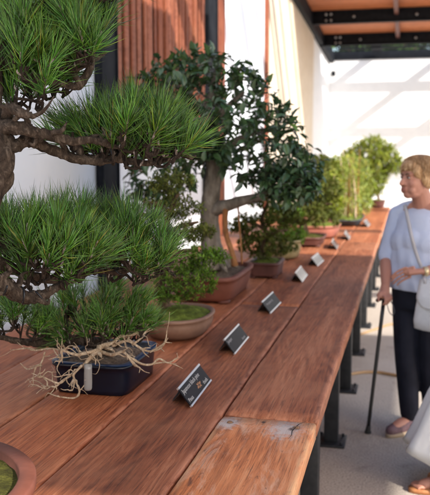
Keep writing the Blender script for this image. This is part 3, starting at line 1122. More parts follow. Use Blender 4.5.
b1 = limb(br, [(2, 150, 1.74, 12), (14, 146, 1.76, 9), (28, 141, 1.79, 7), (45, 147, 1.82, 6.5), (70, 157, 1.86, 5.5), (95, 161, 1.90, 5), (118, 159, 1.93, 4.2), (142, 163, 1.96, 3.6), (165, 160, 1.98, 2.6), (184, 152, 2.0, 1.5)])
b2 = limb(br, [(-4, 128, 1.75, 10), (14, 127, 1.73, 8.5), (34, 132, 1.74, 6.5), (52, 136, 1.77, 6), (72, 141, 1.80, 5), (92, 140, 1.84, 4.2), (108, 145, 1.86, 3.2), (122, 148, 1.88, 2)])
b3 = limb(br, [(6, 118, 1.76, 7), (10, 108, 1.72, 6.5), (22, 112, 1.70, 4.5), (34, 116, 1.70, 3), (46, 108, 1.70, 1.8), (54, 96, 1.71, 0.6)])
b4 = limb(br, [(0, 60, 1.78, 6), (20, 72, 1.8, 5), (45, 80, 1.83, 4.2), (64, 84, 1.85, 4), (78, 86, 1.86, 4.5), (88, 72, 1.87, 4.6), (92, 55, 1.88, 4), (88, 36, 1.88, 3), (92, 15, 1.89, 2)])
b4b = limb(br, [(80, 84, 1.86, 4), (70, 66, 1.84, 3.2), (66, 45, 1.83, 2.3), (70, 25, 1.83, 1.6)])
b4c = limb(br, [(90, 62, 1.87, 3), (98, 58, 1.9, 2.5), (106, 52, 1.92, 1.6)])
b5 = limb(br, [(-20, 262, 1.66, 11), (-8, 276, 1.70, 10), (10, 289, 1.74, 8.5), (24, 297, 1.77, 8), (40, 296, 1.80, 7), (54, 289, 1.83, 5), (66, 281, 1.86, 3.5), (78, 272, 1.88, 2.2)])
b6 = limb(br, [(-20, 250, 1.70, 8), (10, 268, 1.84, 7), (42, 278, 1.98, 5.5), (70, 280, 2.06, 4.5), (95, 270, 2.10, 4.2), (120, 272, 2.12, 3.8), (142, 264, 2.14, 3), (160, 268, 2.16, 2.2), (174, 262, 2.18, 1.4)])
for bl, cnt in ((b1, 10), (b2, 8), (b3, 2), (b4, 2), (b5, 6), (b6, 8)):
    for k in range(cnt):                        # crooked side limbs rising into the pads
        i = rnd.randint(len(bl) // 4, len(bl) - 2)
        p = bl[i]
        u = (bl[i + 1] - bl[i - 1]); u /= np.linalg.norm(u)
        g1 = u * rnd.uniform(-0.2, 0.8) + rand_unit(1)[0] * 0.8 + np.array((0, 0, rnd.uniform(0.1, 0.8)))
        g1 /= np.linalg.norm(g1)
        L_ = rnd.uniform(0.04, 0.085)
        q1 = p + g1 * L_ * 0.4
        q2 = q1 + (g1 * 0.6 + rand_unit(1)[0] * 0.8) * L_ * 0.35
        q3 = q2 + (g1 * 0.6 + np.array((0, 0, 0.5)) + rand_unit(1)[0] * 0.5) * L_ * 0.35
        r0 = rnd.uniform(0.0045, 0.0085)
        tube(br, [p, q1, q2, q3], [r0 * 1.2, r0, r0 * 0.8, r0 * 0.35], 8, 5, 0.3)
br.obj('branches', MT['bark_pine'], trunk_o)
# training wire coiled round the low branches
MT['wire'] = flat('black_wire', (0.012, 0.013, 0.016), 0.35, 0.3)
for br_pts, i0, i1, turns, rr in ((b5, 8, 24, 2.6, 0.0225), (b6, 16, 32, 3.5, 0.0135)):
    seg = br_pts[i0:i1]
    q = []
    for k in range(60):
        t = k / 59 * (len(seg) - 1)
        i = min(int(t), len(seg) - 2)
        p = seg[i] + (seg[i + 1] - seg[i]) * (t - i)
        T_ = seg[i + 1] - seg[i]; T_ = T_ / np.linalg.norm(T_)
        a = np.cross(T_, (0, 0, 1.0)); a /= np.linalg.norm(a)
        b = np.cross(T_, a)
        an = turns * 2 * pi * k / 59
        q.append(p + (a * cos(an) + b * sin(an)) * rr * (1 - 0.45 * k / 59))
    tube(MB(), q, 0.0024, 6, 1).obj('training_wire', MT['wire'], trunk_o)

PP = [
    (poly_bases([(66, 150), (76, 138), (98, 130), (116, 122), (138, 122), (160, 132), (182, 146), (181, 159), (155, 164), (125, 162), (95, 158)], 1.93, 0.10, 68), D(135, 190, 1.93), list(b1) + list(b2), 56, 0.092),
    (poly_bases([(52, 66), (58, 38), (70, 12), (88, 8), (100, 22), (97, 44), (90, 62), (72, 70)], 1.87, 0.10, 42), D(88, 92, 1.87), list(b4) + list(b4b) + list(b4c), 56, 0.092),
    (poly_bases([(-25, 112), (-25, 30), (0, 18), (30, 22), (52, 48), (62, 72), (52, 98), (36, 114), (10, 116)], 1.83, 0.11, 66), D(12, 140, 1.83), list(b3) + list(b2) + list(b4), 56, 0.092),
    (poly_bases([(26, 94), (34, 52), (58, 40), (76, 58), (74, 84), (56, 96)], 1.92, 0.06, 26), D(50, 110, 1.92), list(b4) + list(b3) + list(b4b), 54, 0.086),
    (poly_bases([(-25, 20), (-25, -50), (40, -60), (110, -55), (125, -25), (110, -6), (60, 6), (20, 14)], 1.84, 0.13, 50), D(45, 40, 1.84), list(b4) + [np.array(p) for p in tp[-4:]], 54, 0.092),
    (poly_bases([(-18, 280), (-18, 240), (10, 226), (44, 232), (78, 244), (98, 262), (84, 276), (56, 288), (24, 290)], 1.86, 0.11, 60), D(40, 320, 1.86), list(b5), 56, 0.092),
    (poly_bases([(84, 268), (88, 244), (106, 228), (130, 228), (150, 240), (164, 258), (162, 274), (138, 281), (106, 278)], 2.12, 0.10, 58), D(135, 300, 2.12), list(b6), 56, 0.092),
    (poly_bases([(20, 250), (28, 232), (60, 224), (95, 226), (108, 240), (95, 256), (60, 260)], 2.10, 0.08, 34), D(65, 290, 2.1), list(b6), 54, 0.092),
]
for bs, cen, nodes, nn, LL in PP:
    pad(pine, bs, cen, nodes, nn, LL)

# ---- B: small pine with bleached deadwood in the dark blue pot
bp = thing('pine_bonsai', (-1.02, 2.63, TZ), 'small pine bonsai with bleached deadwood roots in a dark blue rectangular pot', 'bonsai', 'bonsai trees in pots along the bench')
bc = (-1.028, 2.61, TZ)
pot_shell(bc, 0.138, 0.175, 0.108, 7, 0.022, 0.016, 0.95, 0.0, 64, f0=0.003).obj('pot', MT['blue_glaze'], bp)
rimm = MB()
loft(rimm, bc, [(0.146, 0.185, 0.1085), (0.144, 0.183, 0.1105), (0.126, 0.165, 0.1105), (0.124, 0.163, 0.1085)], 7, 64, cap=False)
rimm.obj('pot_rim', MT['blue_rim'], bp)
moss_bed(bp, bc, 0.122, 0.160, 0.088, 0.02, 6, MT['soil'], 'soil')
tk = MB()
t1 = limb(tk, [(108, 352, 2.60, 9), (96, 343, 2.56, 8), (78, 340, 2.50, 6.5), (58, 342, 2.46, 5.5), (38, 343, 2.42, 4.5), (18, 341, 2.38, 4), (0, 337, 2.34, 3), (-14, 330, 2.32, 2)])
t2 = limb(tk, [(98, 344, 2.57, 6), (110, 335, 2.55, 4.5), (128, 332, 2.54, 3.2), (142, 330, 2.54, 1.8)])
bt = tk.obj('trunk', MT['bark_pine'], bp)
for poly, Y, dep, n_, cen, nodes in (
        ([(40, 344), (46, 318), (72, 302), (106, 298), (136, 306), (148, 330), (134, 343), (90, 348), (58, 348)], 2.45, 0.11, 66, D(95, 365, 2.47), list(t1) + list(t2)),
        ([(-12, 336), (-10, 318), (12, 312), (36, 316), (48, 330), (34, 338), (10, 338)], 2.38, 0.07, 22, D(18, 360, 2.38), list(t1))):
    pad(bp, poly_bases(poly, Y, dep, n_), cen, nodes, 54, 0.080, 0.0010, up=0.6, spread=1.05)
dw = MB()


def dead(spec, tw=5):
    pts = np.array([D(a, b, Y) for a, b, Y, r in spec])
    pts[1:-1] += rng.normal(0, 0.0055, (len(pts) - 2, 3))
    rad = np.array([0.55 * r * Y / FPX for a, b, Y, r in spec])
    tube(dw, pts, rad, 8, 6, 0.34)
    for k in range(tw):
        i = rnd.randint(1, len(pts) - 1)
        a = rand_unit(1)[0] * 0.8 + (pts[i] - pts[i - 1]) / (np.linalg.norm(pts[i] - pts[i - 1])) * 0.8
        l = rnd.uniform(0.015, 0.04)
        tube(dw, [pts[i], pts[i] + a * l * 0.5 + rand_unit(1)[0] * 0.004, pts[i] + a * l], [rad[i] * 0.8, rad[i] * 0.6, 0.0008], 6, 3, 0.3)


for sp in (
        [(112, 350, 2.56, 4), (102, 344, 2.44, 6.5), (98, 350, 2.39, 5.5), (92, 356, 2.37, 4.5), (82, 364, 2.36, 2.8), (68, 376, 2.35, 2.2), (56, 380, 2.34, 1.8), (40, 376, 2.33, 1.4), (30, 379, 2.33, 0.9)],
        [(98, 350, 2.39, 5), (86, 357, 2.37, 3.4), (74, 356, 2.36, 3), (66, 351, 2.35, 2.4), (62, 358, 2.35, 2), (56, 354, 2.35, 1.4)],
        [(82, 365, 2.36, 2.6), (74, 372, 2.35, 2.2), (72, 380, 2.34, 2.1), (79, 386, 2.34, 2), (81, 392, 2.33, 2), (72, 395, 2.33, 1.8), (60, 394, 2.32, 1.5), (48, 393, 2.32, 1.0)],
        [(70, 376, 2.35, 2), (62, 382, 2.34, 2), (54, 384, 2.33, 1.7), (47, 386, 2.33, 1.0)],
        [(66, 352, 2.36, 2), (50, 349, 2.38, 2), (34, 352, 2.38, 1.6), (26, 346, 2.38, 1.3), (12, 350, 2.37, 0.8)],
        [(45, 352, 2.38, 1.8), (40, 362, 2.37, 1.5), (30, 368, 2.37, 1.2), (20, 363, 2.36, 0.8)],
        [(100, 346, 2.42, 5.5), (112, 344, 2.42, 4), (122, 338, 2.42, 3), (134, 334, 2.42, 2.6), (146, 326, 2.42, 1.8), (152, 316, 2.43, 1.2)],
        [(100, 352, 2.40, 4), (114, 355, 2.39, 3.2), (126, 354, 2.38, 2.6), (134, 362, 2.37, 2.4), (140, 368, 2.36, 1.5)],
        [(112, 346, 2.42, 3), (128, 344, 2.42, 2.6), (142, 350, 2.42, 2.3), (152, 352, 2.42, 2), (160, 348, 2.43, 1.7), (168, 338, 2.43, 1.0)],
        [(126, 355, 2.38, 2.6), (140, 364, 2.40, 2.3), (150, 362, 2.42, 2.1), (160, 358, 2.43, 1.9), (170, 362, 2.44, 1.5), (178, 357, 2.45, 0.9)],
        [(132, 345, 2.42, 2), (142, 340, 2.42, 1.8), (146, 334, 2.42, 1.6), (150, 328, 2.42, 0.9)],
        [(150, 352, 2.42, 2), (158, 346, 2.42, 1.8), (166, 342, 2.42, 1.6), (167, 330, 2.42, 0.8)]):
    dead(sp)
cloud = np.concatenate(dw.v)
for k in range(120):                             # the fine tangle
    p = cloud[rnd.randrange(len(cloud))].copy()
    if abs(p[0] + 1.0) > 0.17 or p[2] < TZ + 0.05:
        continue
    dr = rand_unit(1)[0] * np.array((1, 0.6, 0.5))
    pts = [p]
    for s in range(rnd.randint(3, 6)):
        dr = dr + rand_unit(1)[0] * 0.9
        dr /= np.linalg.norm(dr)
        pts.append(pts[-1] + dr * rnd.uniform(0.010, 0.022))
    if min(q[2] for q in pts) < TZ + 0.012 or any(abs(q[0] - bc[0]) < 0.15 and abs(q[1] - bc[1]) < 0.19 and q[2] < TZ + 0.115 for q in pts):
        continue
    r0 = rnd.uniform(0.0015, 0.0032)
    tube(dw, pts, np.linspace(r0, r0 * 0.3, len(pts)), 6, 4, 0.35)
dw.obj('deadwood', MT['deadwood'], bt)
# clear vial tied below the deadwood
tg = MB()
p0, p1 = D(88, 364, 2.355), D(88, 390, 2.355)
tube(tg, [p0, p0 * 0.6 + p1 * 0.4, p1 + (0, 0, 0.006), p1], [0.0125, 0.0132, 0.0132, 0.008], 16, 2)
vm = N('cloudy_plastic')
vm.set((0.40, 0.39, 0.38), 0.18, 0, 0.5)
vm.b.inputs['Transmission Weight'].default_value = 0.55
tag(tg.obj('plastic_tube', vm.m, origin=p1), 'short cloudy plastic tube hanging in the deadwood before the blue pot', 'tube')


# ---- generic potted trees
def tree(name, label, c, pot=None):
    return thing(name, c, label, 'bonsai', 'bonsai trees in pots along the bench')


# C: small-leaved juniper in the shallow oval brown pot
jc = (-0.985, 3.37, TZ)
jt = tree('juniper_bonsai', 'soft green juniper bonsai in a shallow oval brown pot with moss', jc)
pot_shell(jc, 0.150, 0.205, 0.105, 2.3, 0.018, 0.018, 0.80, 0.07, 64).obj('pot', MT['brown_clay'], jt)
moss_bed(jt, jc, 0.140, 0.196, 0.092, 0.03, 2.3, MT['moss'])
tk = MB()
limb(tk, [(166, 322, 3.40, 12), (165, 310, 3.40, 9), (163, 298, 3.39, 6.5), (160, 285, 3.38, 5.5), (166, 268, 3.38, 5), (172, 250, 3.38, 4.5), (166, 228, 3.38, 4), (172, 208, 3.38, 3), (178, 192, 3.38, 2)], noise=0.25)
limb(tk, [(163, 296, 3.40, 5), (172, 286, 3.34, 4), (188, 284, 3.30, 3), (202, 286, 3.28, 1.5)])
limb(tk, [(168, 262, 3.38, 4), (180, 252, 3.33, 3), (198, 250, 3.30, 1.5)])
limb(tk, [(168, 232, 3.38, 3.5), (182, 226, 3.35, 2.6), (198, 222, 3.33, 1.3)])
limb(tk, [(170, 212, 3.38, 3), (158, 204, 3.36, 2.2), (144, 202, 3.34, 1.3)])
for a in (0.2, 1.5, 2.6, 3.9, 5.2):
    b0 = D(166, 318, 3.40)
    tube(tk, [b0 + (0, 0, 0.02), b0 + (cos(a) * .05, sin(a) * .05, -0.008), b0 + (cos(a) * .085, sin(a) * .085, -0.022)], [0.02, 0.012, 0.003], 8, 3, 0.2)
tk.obj('trunk', MT['bark_brown'], jt)
for poly, Y, dep, n_, mat in (
        ([(150, 297), (156, 280), (170, 264), (190, 262), (206, 268), (217, 280), (213, 290), (197, 294), (182, 300), (164, 301)], 3.28, 0.13, 190, 'cedar'),
        ([(178, 262), (184, 251), (200, 247), (222, 252), (227, 261), (208, 265), (190, 266)], 3.32, 0.11, 85, 'cedar'),
        ([(160, 243), (166, 231), (184, 223), (208, 225), (215, 234), (196, 241), (176, 246)], 3.34, 0.11, 130, 'olive'),
        ([(138, 217), (146, 203), (166, 197), (192, 199), (206, 208), (190, 216), (164, 220)], 3.38, 0.10, 130, 'olive'),
        ([(148, 189), (158, 174), (180, 172), (194, 182), (184, 192), (164, 194)], 3.38, 0.09, 90, 'olive')):
    cr = MB()
    pts = crown_points(poly, Y, dep, n_)
    tw = MB()
    sprays(cr, pts, pts.mean(0) - (0, 0, 0.06), 20, 0.036, 0.014, 0.0056, up=0.35, tw=tw)
    o = cr.obj('foliage_pad', MT[mat], jt)
    tw.obj('twigs', MT['bark_dark'], o)

# D: the big broad-leaved fig in the large terracotta rectangle
fc = (-1.065, 4.37, TZ)
ft = tree('fig_bonsai', 'tall fig bonsai with glossy dark leaves and thick grey trunk in a terracotta rectangle', fc)
pot_shell(fc, 0.178, 0.315, 0.150, 6, 0.026, 0.026, 0.86, 0.02, 72).obj('pot', MT['terracotta'], ft)
feet(ft, fc, 0.115, 0.235, MT['terracotta'], size=0.03, hgt=0.018)
moss_bed(ft, fc, 0.158, 0.295, 0.128, 0.025, 5, MT['soil'], 'soil', lump=0.007)
tk = MB()
f1 = limb(tk, [(214, 268, 4.33, 20), (212, 250, 4.33, 13), (210, 228, 4.33, 11), (210, 205, 4.33, 10.5), (213, 182, 4.33, 10), (214, 160, 4.33, 9), (208, 138, 4.33, 7.5), (206, 115, 4.33, 5.5), (212, 92, 4.33, 3.5), (214, 72, 4.33, 2)], 18, 7, 0.07)
f2 = limb(tk, [(214, 210, 4.32, 8), (228, 205, 4.28, 7), (246, 200, 4.25, 5.6), (262, 196, 4.22, 4.4), (278, 188, 4.24, 2.8), (292, 178, 4.28, 1.6), (304, 168, 4.3, 0.6)], 12, 6, 0.08)
f3 = limb(tk, [(208, 150, 4.33, 5), (190, 140, 4.28, 3.6), (168, 130, 4.26, 2.5), (148, 120, 4.25, 1.5)])
f4 = limb(tk, [(212, 160, 4.33, 6), (228, 146, 4.36, 4.4), (250, 134, 4.38, 3.2), (276, 128, 4.38, 1.8)])
f5 = limb(tk, [(208, 128, 4.33, 4), (226, 108, 4.30, 3), (244, 92, 4.28, 1.6)])
f6 = limb(tk, [(206, 120, 4.33, 3.6), (190, 96, 4.36, 2.6), (172, 82, 4.38, 1.5)])
for a in (0.3, 1.3, 2.4, 3.4, 4.6, 5.6):
    b0 = D(214, 262, 4.33)
    tube(tk, [b0 + (0, 0, 0.06), b0 + (cos(a) * .08, sin(a) * .10, 0.0), b0 + (cos(a) * .13, sin(a) * .20, -0.035)], [0.045, 0.024, 0.006], 10, 4, 0.12)
fto = tk.obj('trunk', MT['bark_fig'], ft)
pr = MB()
limb(pr, [(226, 204, 4.27, 3.6), (225, 220, 4.27, 3.2), (227, 238, 4.26, 3), (232, 252, 4.25, 3.2), (235, 266, 4.25, 4)], 10, 5, 0.12)
limb(pr, [(238, 202, 4.26, 1.2), (239, 222, 4.26, 1.0), (241, 244, 4.25, 1.0), (242, 264, 4.25, 1.2)], 6, 4, 0.1)
pr.obj('prop_root', MT['bark_root'], fto)
cr, tw = MB(), MB()
CP = [(128, 88), (142, 72), (168, 62), (192, 54), (214, 54), (232, 62), (256, 74), (270, 86), (282, 106), (292, 124), (304, 144), (316, 160), (322, 182), (314, 198), (298, 204), (282, 192), (256, 188), (230, 176), (206, 160), (196, 186), (168, 204), (140, 200), (128, 180), (134, 150), (124, 118)]
pts = crown_points(CP, 4.30, 0.42, 860, holes=((236, 90, 10, 6), (243, 118, 7, 6), (240, 142, 8, 6), (283, 137, 5, 5), (246, 162, 7, 4), (150, 176, 12, 9), (170, 186, 9, 7), (262, 108, 4, 5)))
sprays(cr, pts, D(222, 150, 4.3), 5.0, 0.055, 0.055, 0.026, var=0.45, up=0.15, tw=tw, alt=((2.6, 2.6, 1.4), 0.015))
sprays(cr, crown_points([(258, 196), (262, 172), (296, 164), (314, 172), (318, 190), (308, 202), (292, 204), (276, 198)], 4.12, 0.12, 90), D(280, 160, 4.3), 5, 0.055, 0.056, 0.027, var=0.3, tw=tw)
o = cr.obj('crown', MT['figleaf'], ft)
tw.obj('twigs', MT['bark_dark'], o)

# E: little tree in the small dark rectangle
ec = (-0.893, 5.13, TZ)
et = tree('elm_bonsai', 'small airy bonsai in a low dark brown rectangular pot with bright moss', ec)
pot_shell(ec, 0.100, 0.150, 0.105, 7, 0.02, 0.018, 0.9, 0, 56).obj('pot', MT['dark_clay'], et)
feet(et, ec, 0.07, 0.11, MT['dark_clay'], size=0.018)
moss_bed(et, ec, 0.09, 0.14, 0.092, 0.025, 6, MT['moss'])
tk = MB()
limb(tk, [(262, 262, 5.12, 4), (261, 248, 5.12, 3), (266, 234, 5.12, 2.6), (262, 220, 5.12, 2.2), (267, 204, 5.12, 1.5), (270, 192, 5.12, 1)])
limb(tk, [(264, 240, 5.12, 2.2), (276, 232, 5.1, 1.6), (288, 230, 5.1, 0.9)])
limb(tk, [(263, 228, 5.12, 2), (250, 222, 5.1, 1.4), (240, 222, 5.1, 0.8)])
tk.obj('trunk', MT['bark_brown'], et)
for poly, Y, dep, n_ in (
        ([(238, 250), (242, 236), (264, 230), (288, 236), (300, 248), (284, 254), (256, 256)], 5.1, 0.14, 190),
        ([(228, 230), (236, 218), (256, 214), (262, 224), (250, 234)], 5.1, 0.1, 90),
        ([(262, 222), (272, 210), (292, 208), (302, 218), (290, 226), (272, 228)], 5.1, 0.1, 90),
        ([(250, 206), (258, 194), (280, 190), (290, 200), (274, 208)], 5.1, 0.09, 80)):
    cr, tw = MB(), MB()
    pts = crown_points(poly, Y, dep, n_)
    sprays(cr, pts, pts.mean(0) - (0, 0, 0.05), 11, 0.035, 0.022, 0.012, up=0.4, tw=tw)
    o = cr.obj('foliage_pad', MT['olive'], et)
    tw.obj('twigs', MT['bark_dark'], o)

# F: olive glazed oval pot behind
oc = (-0.945, 6.02, TZ)
ot = tree('spreading_bonsai', 'low spreading bonsai in an olive tan glazed round pot behind the small dark pot', oc)
pot_shell(oc, 0.165, 0.20, 0.150, 2.2, 0.02, 0.016, 0.84, 0.04, 56, flare=1.09).obj('pot', MT['olive_glaze'], ot)
moss_bed(ot, oc, 0.155, 0.19, 0.13, 0.02, 2.2, MT['moss'])
tk = MB()
limb(tk, [(284, 242, 6.0, 4), (280, 232, 6.0, 3), (286, 222, 6.0, 2.4), (280, 212, 6.0, 1.6), (284, 202, 6.0, 1)])
tk.obj('trunk', MT['bark_brown'], ot)
for poly in ([(264, 244), (266, 232), (284, 226), (304, 232), (306, 242), (288, 246)], [(262, 220), (270, 208), (292, 206), (304, 216), (288, 224)]):
    cr = MB()
    pts = crown_points(poly, 6.0, 0.15, 110)
    sprays(cr, pts, pts.mean(0) - (0, 0, 0.05), 11, 0.04, 0.026, 0.014, up=0.4)
    cr.obj('foliage_pad', MT['cedar'], ot)

# G: two trays, the dark one in front of the long pinkish one
dc = (-0.86, 6.93, TZ)
dt = tree('juniper_bonsai', 'olive green juniper bonsai in a wide dark clay tray before the pinkish terracotta tray', dc)
pot_shell(dc, 0.165, 0.21, 0.085, 5, 0.02, 0.016, 0.88, 0, 56).obj('pot', MT['dark_clay'], dt)
feet(dt, dc, 0.12, 0.15, MT['dark_clay'], size=0.022)
moss_bed(dt, dc, 0.15, 0.195, 0.072, 0.02, 5, MT['moss_dark'])
tk = MB()
limb(tk, [(305, 238, 6.93, 6), (303, 226, 6.93, 4.5), (299, 214, 6.93, 3.6), (304, 200, 6.93, 3), (312, 186, 6.93, 2.2), (310, 172, 6.93, 1.2)])
limb(tk, [(302, 212, 6.93, 2.6), (316, 204, 6.93, 1.8), (332, 204, 6.93, 1)])
limb(tk, [(301, 216, 6.93, 2.2), (290, 210, 6.93, 1.2)])
tk.obj('trunk', MT['bark_brown'], dt)
for poly, n_ in (([(284, 222), (288, 206), (304, 198), (326, 202), (342, 212), (338, 224), (312, 226)], 230), ([(292, 198), (298, 182), (316, 176), (338, 182), (342, 196), (322, 202)], 170), ([(296, 176), (304, 160), (322, 156), (334, 166), (326, 178), (308, 180)], 120)):
    cr, tw = MB(), MB()
    pts = crown_points(poly, 6.93, 0.2, n_)
    sprays(cr, pts, pts.mean(0) - (0, 0, 0.06), 11, 0.042, 0.03, 0.013, up=0.4, tw=tw)
    o = cr.obj('foliage_pad', MT['olive'], dt)
    tw.obj('twigs', MT['bark_dark'], o)
kc = (-0.865, 7.62, TZ)
kt = tree('maple_bonsai', 'leafy mid green bonsai in a long pinkish terracotta tray', kc)
pot_shell(kc, 0.235, 0.29, 0.125, 3, 0.022, 0.02, 0.88, 0.03, 56).obj('pot', MT['terracotta_pink'], kt)
moss_bed(kt, kc, 0.215, 0.27, 0.11, 0.03, 3, MT['moss'])
tk = MB()
limb(tk, [(320, 226, 7.62, 5), (322, 212, 7.62, 4), (318, 196, 7.62, 3), (322, 178, 7.62, 2), (320, 165, 7.62, 1.2)])
limb(tk, [(320, 206, 7.62, 3), (332, 192, 7.6, 2), (340, 180, 7.6, 1)])
tk.obj('trunk', MT['bark_brown'], kt)
cr, tw = MB(), MB()
pts = crown_points([(300, 214), (298, 190), (304, 168), (318, 158), (334, 164), (342, 184), (340, 206), (326, 218)], 7.62, 0.28, 330)
sprays(cr, pts, pts.mean(0), 9, 0.055, 0.045, 0.024, up=0.3, tw=tw)
o = cr.obj('crown', MT['fresh'], kt)
tw.obj('twigs', MT['bark_dark'], o)

# H: grove of slender pale trees in the charcoal tray
hc = (-0.66, 9.1, TZ)
ht = tree('grove_bonsai', 'grove of slender pale green weeping stems in a charcoal tray', hc)
pot_shell(hc, 0.17, 0.46, 0.075, 4, 0.02, 0.016, 0.88, 0, 56).obj('pot', MT['grey_pot'], ht)
moss_bed(ht, hc, 0.155, 0.44, 0.065, 0.03, 4, MT['moss'])
cr = MB()
for k in range(13):
    b0 = np.array((hc[0] + rnd.uniform(-0.12, 0.12), hc[1] + rnd.uniform(-0.36, 0.4), TZ + 0.08))
    hgt = rnd.uniform(0.45, 0.80)
    dx, dy = rnd.uniform(-0.06, 0.06), rnd.uniform(-0.1, 0.1)
    st = MB()
    tip = b0 + (dx, dy, hgt)
    tube(st, [b0, b0 + (dx * 0.2, dy * 0.4, hgt * 0.5), tip], [0.012, 0.008, 0.003], 7, 4, 0.1)
    st.obj('stem', MT['bark_root'] if k % 3 == 0 else MT['deadwood'], ht)
    pts = []
    for q in range(22):
        a = rnd.uniform(0, 2 * pi)
        rr = rnd.uniform(0.02, 0.17)
        z = rnd.uniform(0.1, 1.02)
        pts.append(b0 + np.array((dx * z + cos(a) * rr * 0.8, dy * z + sin(a) * rr, hgt * z - rr * 0.3)))
    sprays(cr, np.array(pts), b0 + (0, 0, hgt * 0.5), 8, 0.06, 0.055, 0.013, up=-0.2, alt=((1.5, 1.2, 0.8), 0.2))
cr.obj('crown', MT['lime'], ht)

# I: umbrella tree in the little dark pot at the bench's end
ic = (-0.425, 11.62, TZ)
it = tree('umbrella_bonsai', 'sunlit umbrella shaped bonsai in a small dark pot at the far end of the bench', ic)
pot_shell(ic, 0.105, 0.115, 0.115, 2.2, 0.016, 0.016, 0.78, 0.05, 40, flare=1.08).obj('pot', MT['dark_clay'], it)
moss_bed(it, ic, 0.1, 0.11, 0.1, 0.02, 2.2, MT['moss'])
tk = MB()
limb(tk, [(379, 201, 11.62, 1.6), (377, 190, 11.62, 1.2), (371, 178, 11.62, 1.2), (374, 166, 11.62, 1.1), (372, 154, 11.62, 0.8), (373, 146, 11.62, 0.5)])
for ex, ey in ((350, 158), (392, 154), (360, 148), (386, 148), (345, 168), (398, 164)):
    limb(tk, [(373, 166, 11.62, 1), ((373 + ex) / 2, (160 + ey) / 2 - 3, 11.62 + rnd.uniform(-.15, .15), 0.7), (ex, ey, 11.62 + rnd.uniform(-.3, .3), 0.4)])
tk.obj('trunk', MT['bark_brown'], it)
cr, tw = MB(), MB()
pts = crown_points([(334, 178), (338, 160), (350, 149), (362, 141), (375, 138), (387, 143), (397, 153), (404, 165), (399, 174), (389, 172), (384, 184), (377, 195), (362, 198), (346, 198)], 11.62, 0.55, 800)
sprays(cr, pts, D(372, 175, 11.62), 10, 0.085, 0.060, 0.018, up=0.2, tw=tw)
o = cr.obj('crown', MT['fresh'], it)
tw.obj('twigs', MT['bark_dark'], o)
# J: weeping tree behind the grove
wc = (-0.92, 10.35, TZ)
wtree = tree('weeping_bonsai', 'tall weeping pale green bonsai behind the grove, in a brown round pot', wc)
pot_shell(wc, 0.15, 0.16, 0.13, 2.2, 0.02, 0.018, 0.8, 0.05, 40).obj('pot', MT['brown_clay'], wtree)
moss_bed(wtree, wc, 0.14, 0.15, 0.115, 0.02, 2.2, MT['moss'])
tk = MB()
limb(tk, [(341, 205, 10.35, 3), (342, 192, 10.35, 2.2), (338, 178, 10.35, 2), (344, 166, 10.35, 1.4), (342, 156, 10.35, 0.8)])
tk.obj('trunk', MT['bark_brown'], wtree)
cr, tw = MB(), MB()
pts = crown_points([(314, 204), (316, 176), (326, 162), (342, 156), (358, 160), (370, 174), (372, 204), (356, 216), (330, 216)], 10.35, 0.5, 400)
sprays(cr, pts, D(343, 175, 10.35), 9, 0.075, 0.07, 0.018, up=-0.3, tw=tw)
o = cr.obj('crown', MT['lime'], wtree)
tw.obj('twigs', MT['bark_dark'], o)

# ------------------------------------------------------------------ people
MT['skin'] = None
m = N('skin')
a = m.n('ShaderNodeAttribute', attribute_name='col')
nz = m.noise(m.co(), 40, 4, 0.6)
m.set(m.mix(m.math('MULTIPLY', nz, 0.5), (0.48, 0.235, 0.165), (0.37, 0.155, 0.11)), 0.5, 0, 0.4)
m.b.inputs['Subsurface Weight'].default_value = 0.08
m.b.inputs['Subsurface Radius'].default_value = (0.01, 0.004, 0.002)
MT['skin'] = m.m


def fabric(name, a, b, weave=420, bump=0.25):
    m = N(name)
    co = m.co()
    f = m.noise(co, 9, 5, 0.6)
    w = m.noise(co, weave, 2, 0.5)
    m.set(m.ramp(f, [(0.35, a), (0.65, b)]), 0.85, 0, 0.2)
    wr_ = m.noise(m.co((1, 1, 0.5)), 11, 3, 0.5, 0.8)
    m.bump(m.math('ADD', m.math('MULTIPLY', w, 0.15), wr_), bump, 0.03)
    return m.m


def ico(sub=3):
    bm = bmesh.new()
    bmesh.ops.create_icosphere(bm, subdivisions=sub, radius=1)
    V = np.array([v.co[:] for v in bm.verts])
    bm.verts.index_update()
    F = [tuple(v.index for v in f.verts) for f in bm.faces]
    bm.free()
    return V, F


IV, IF = ico(3)


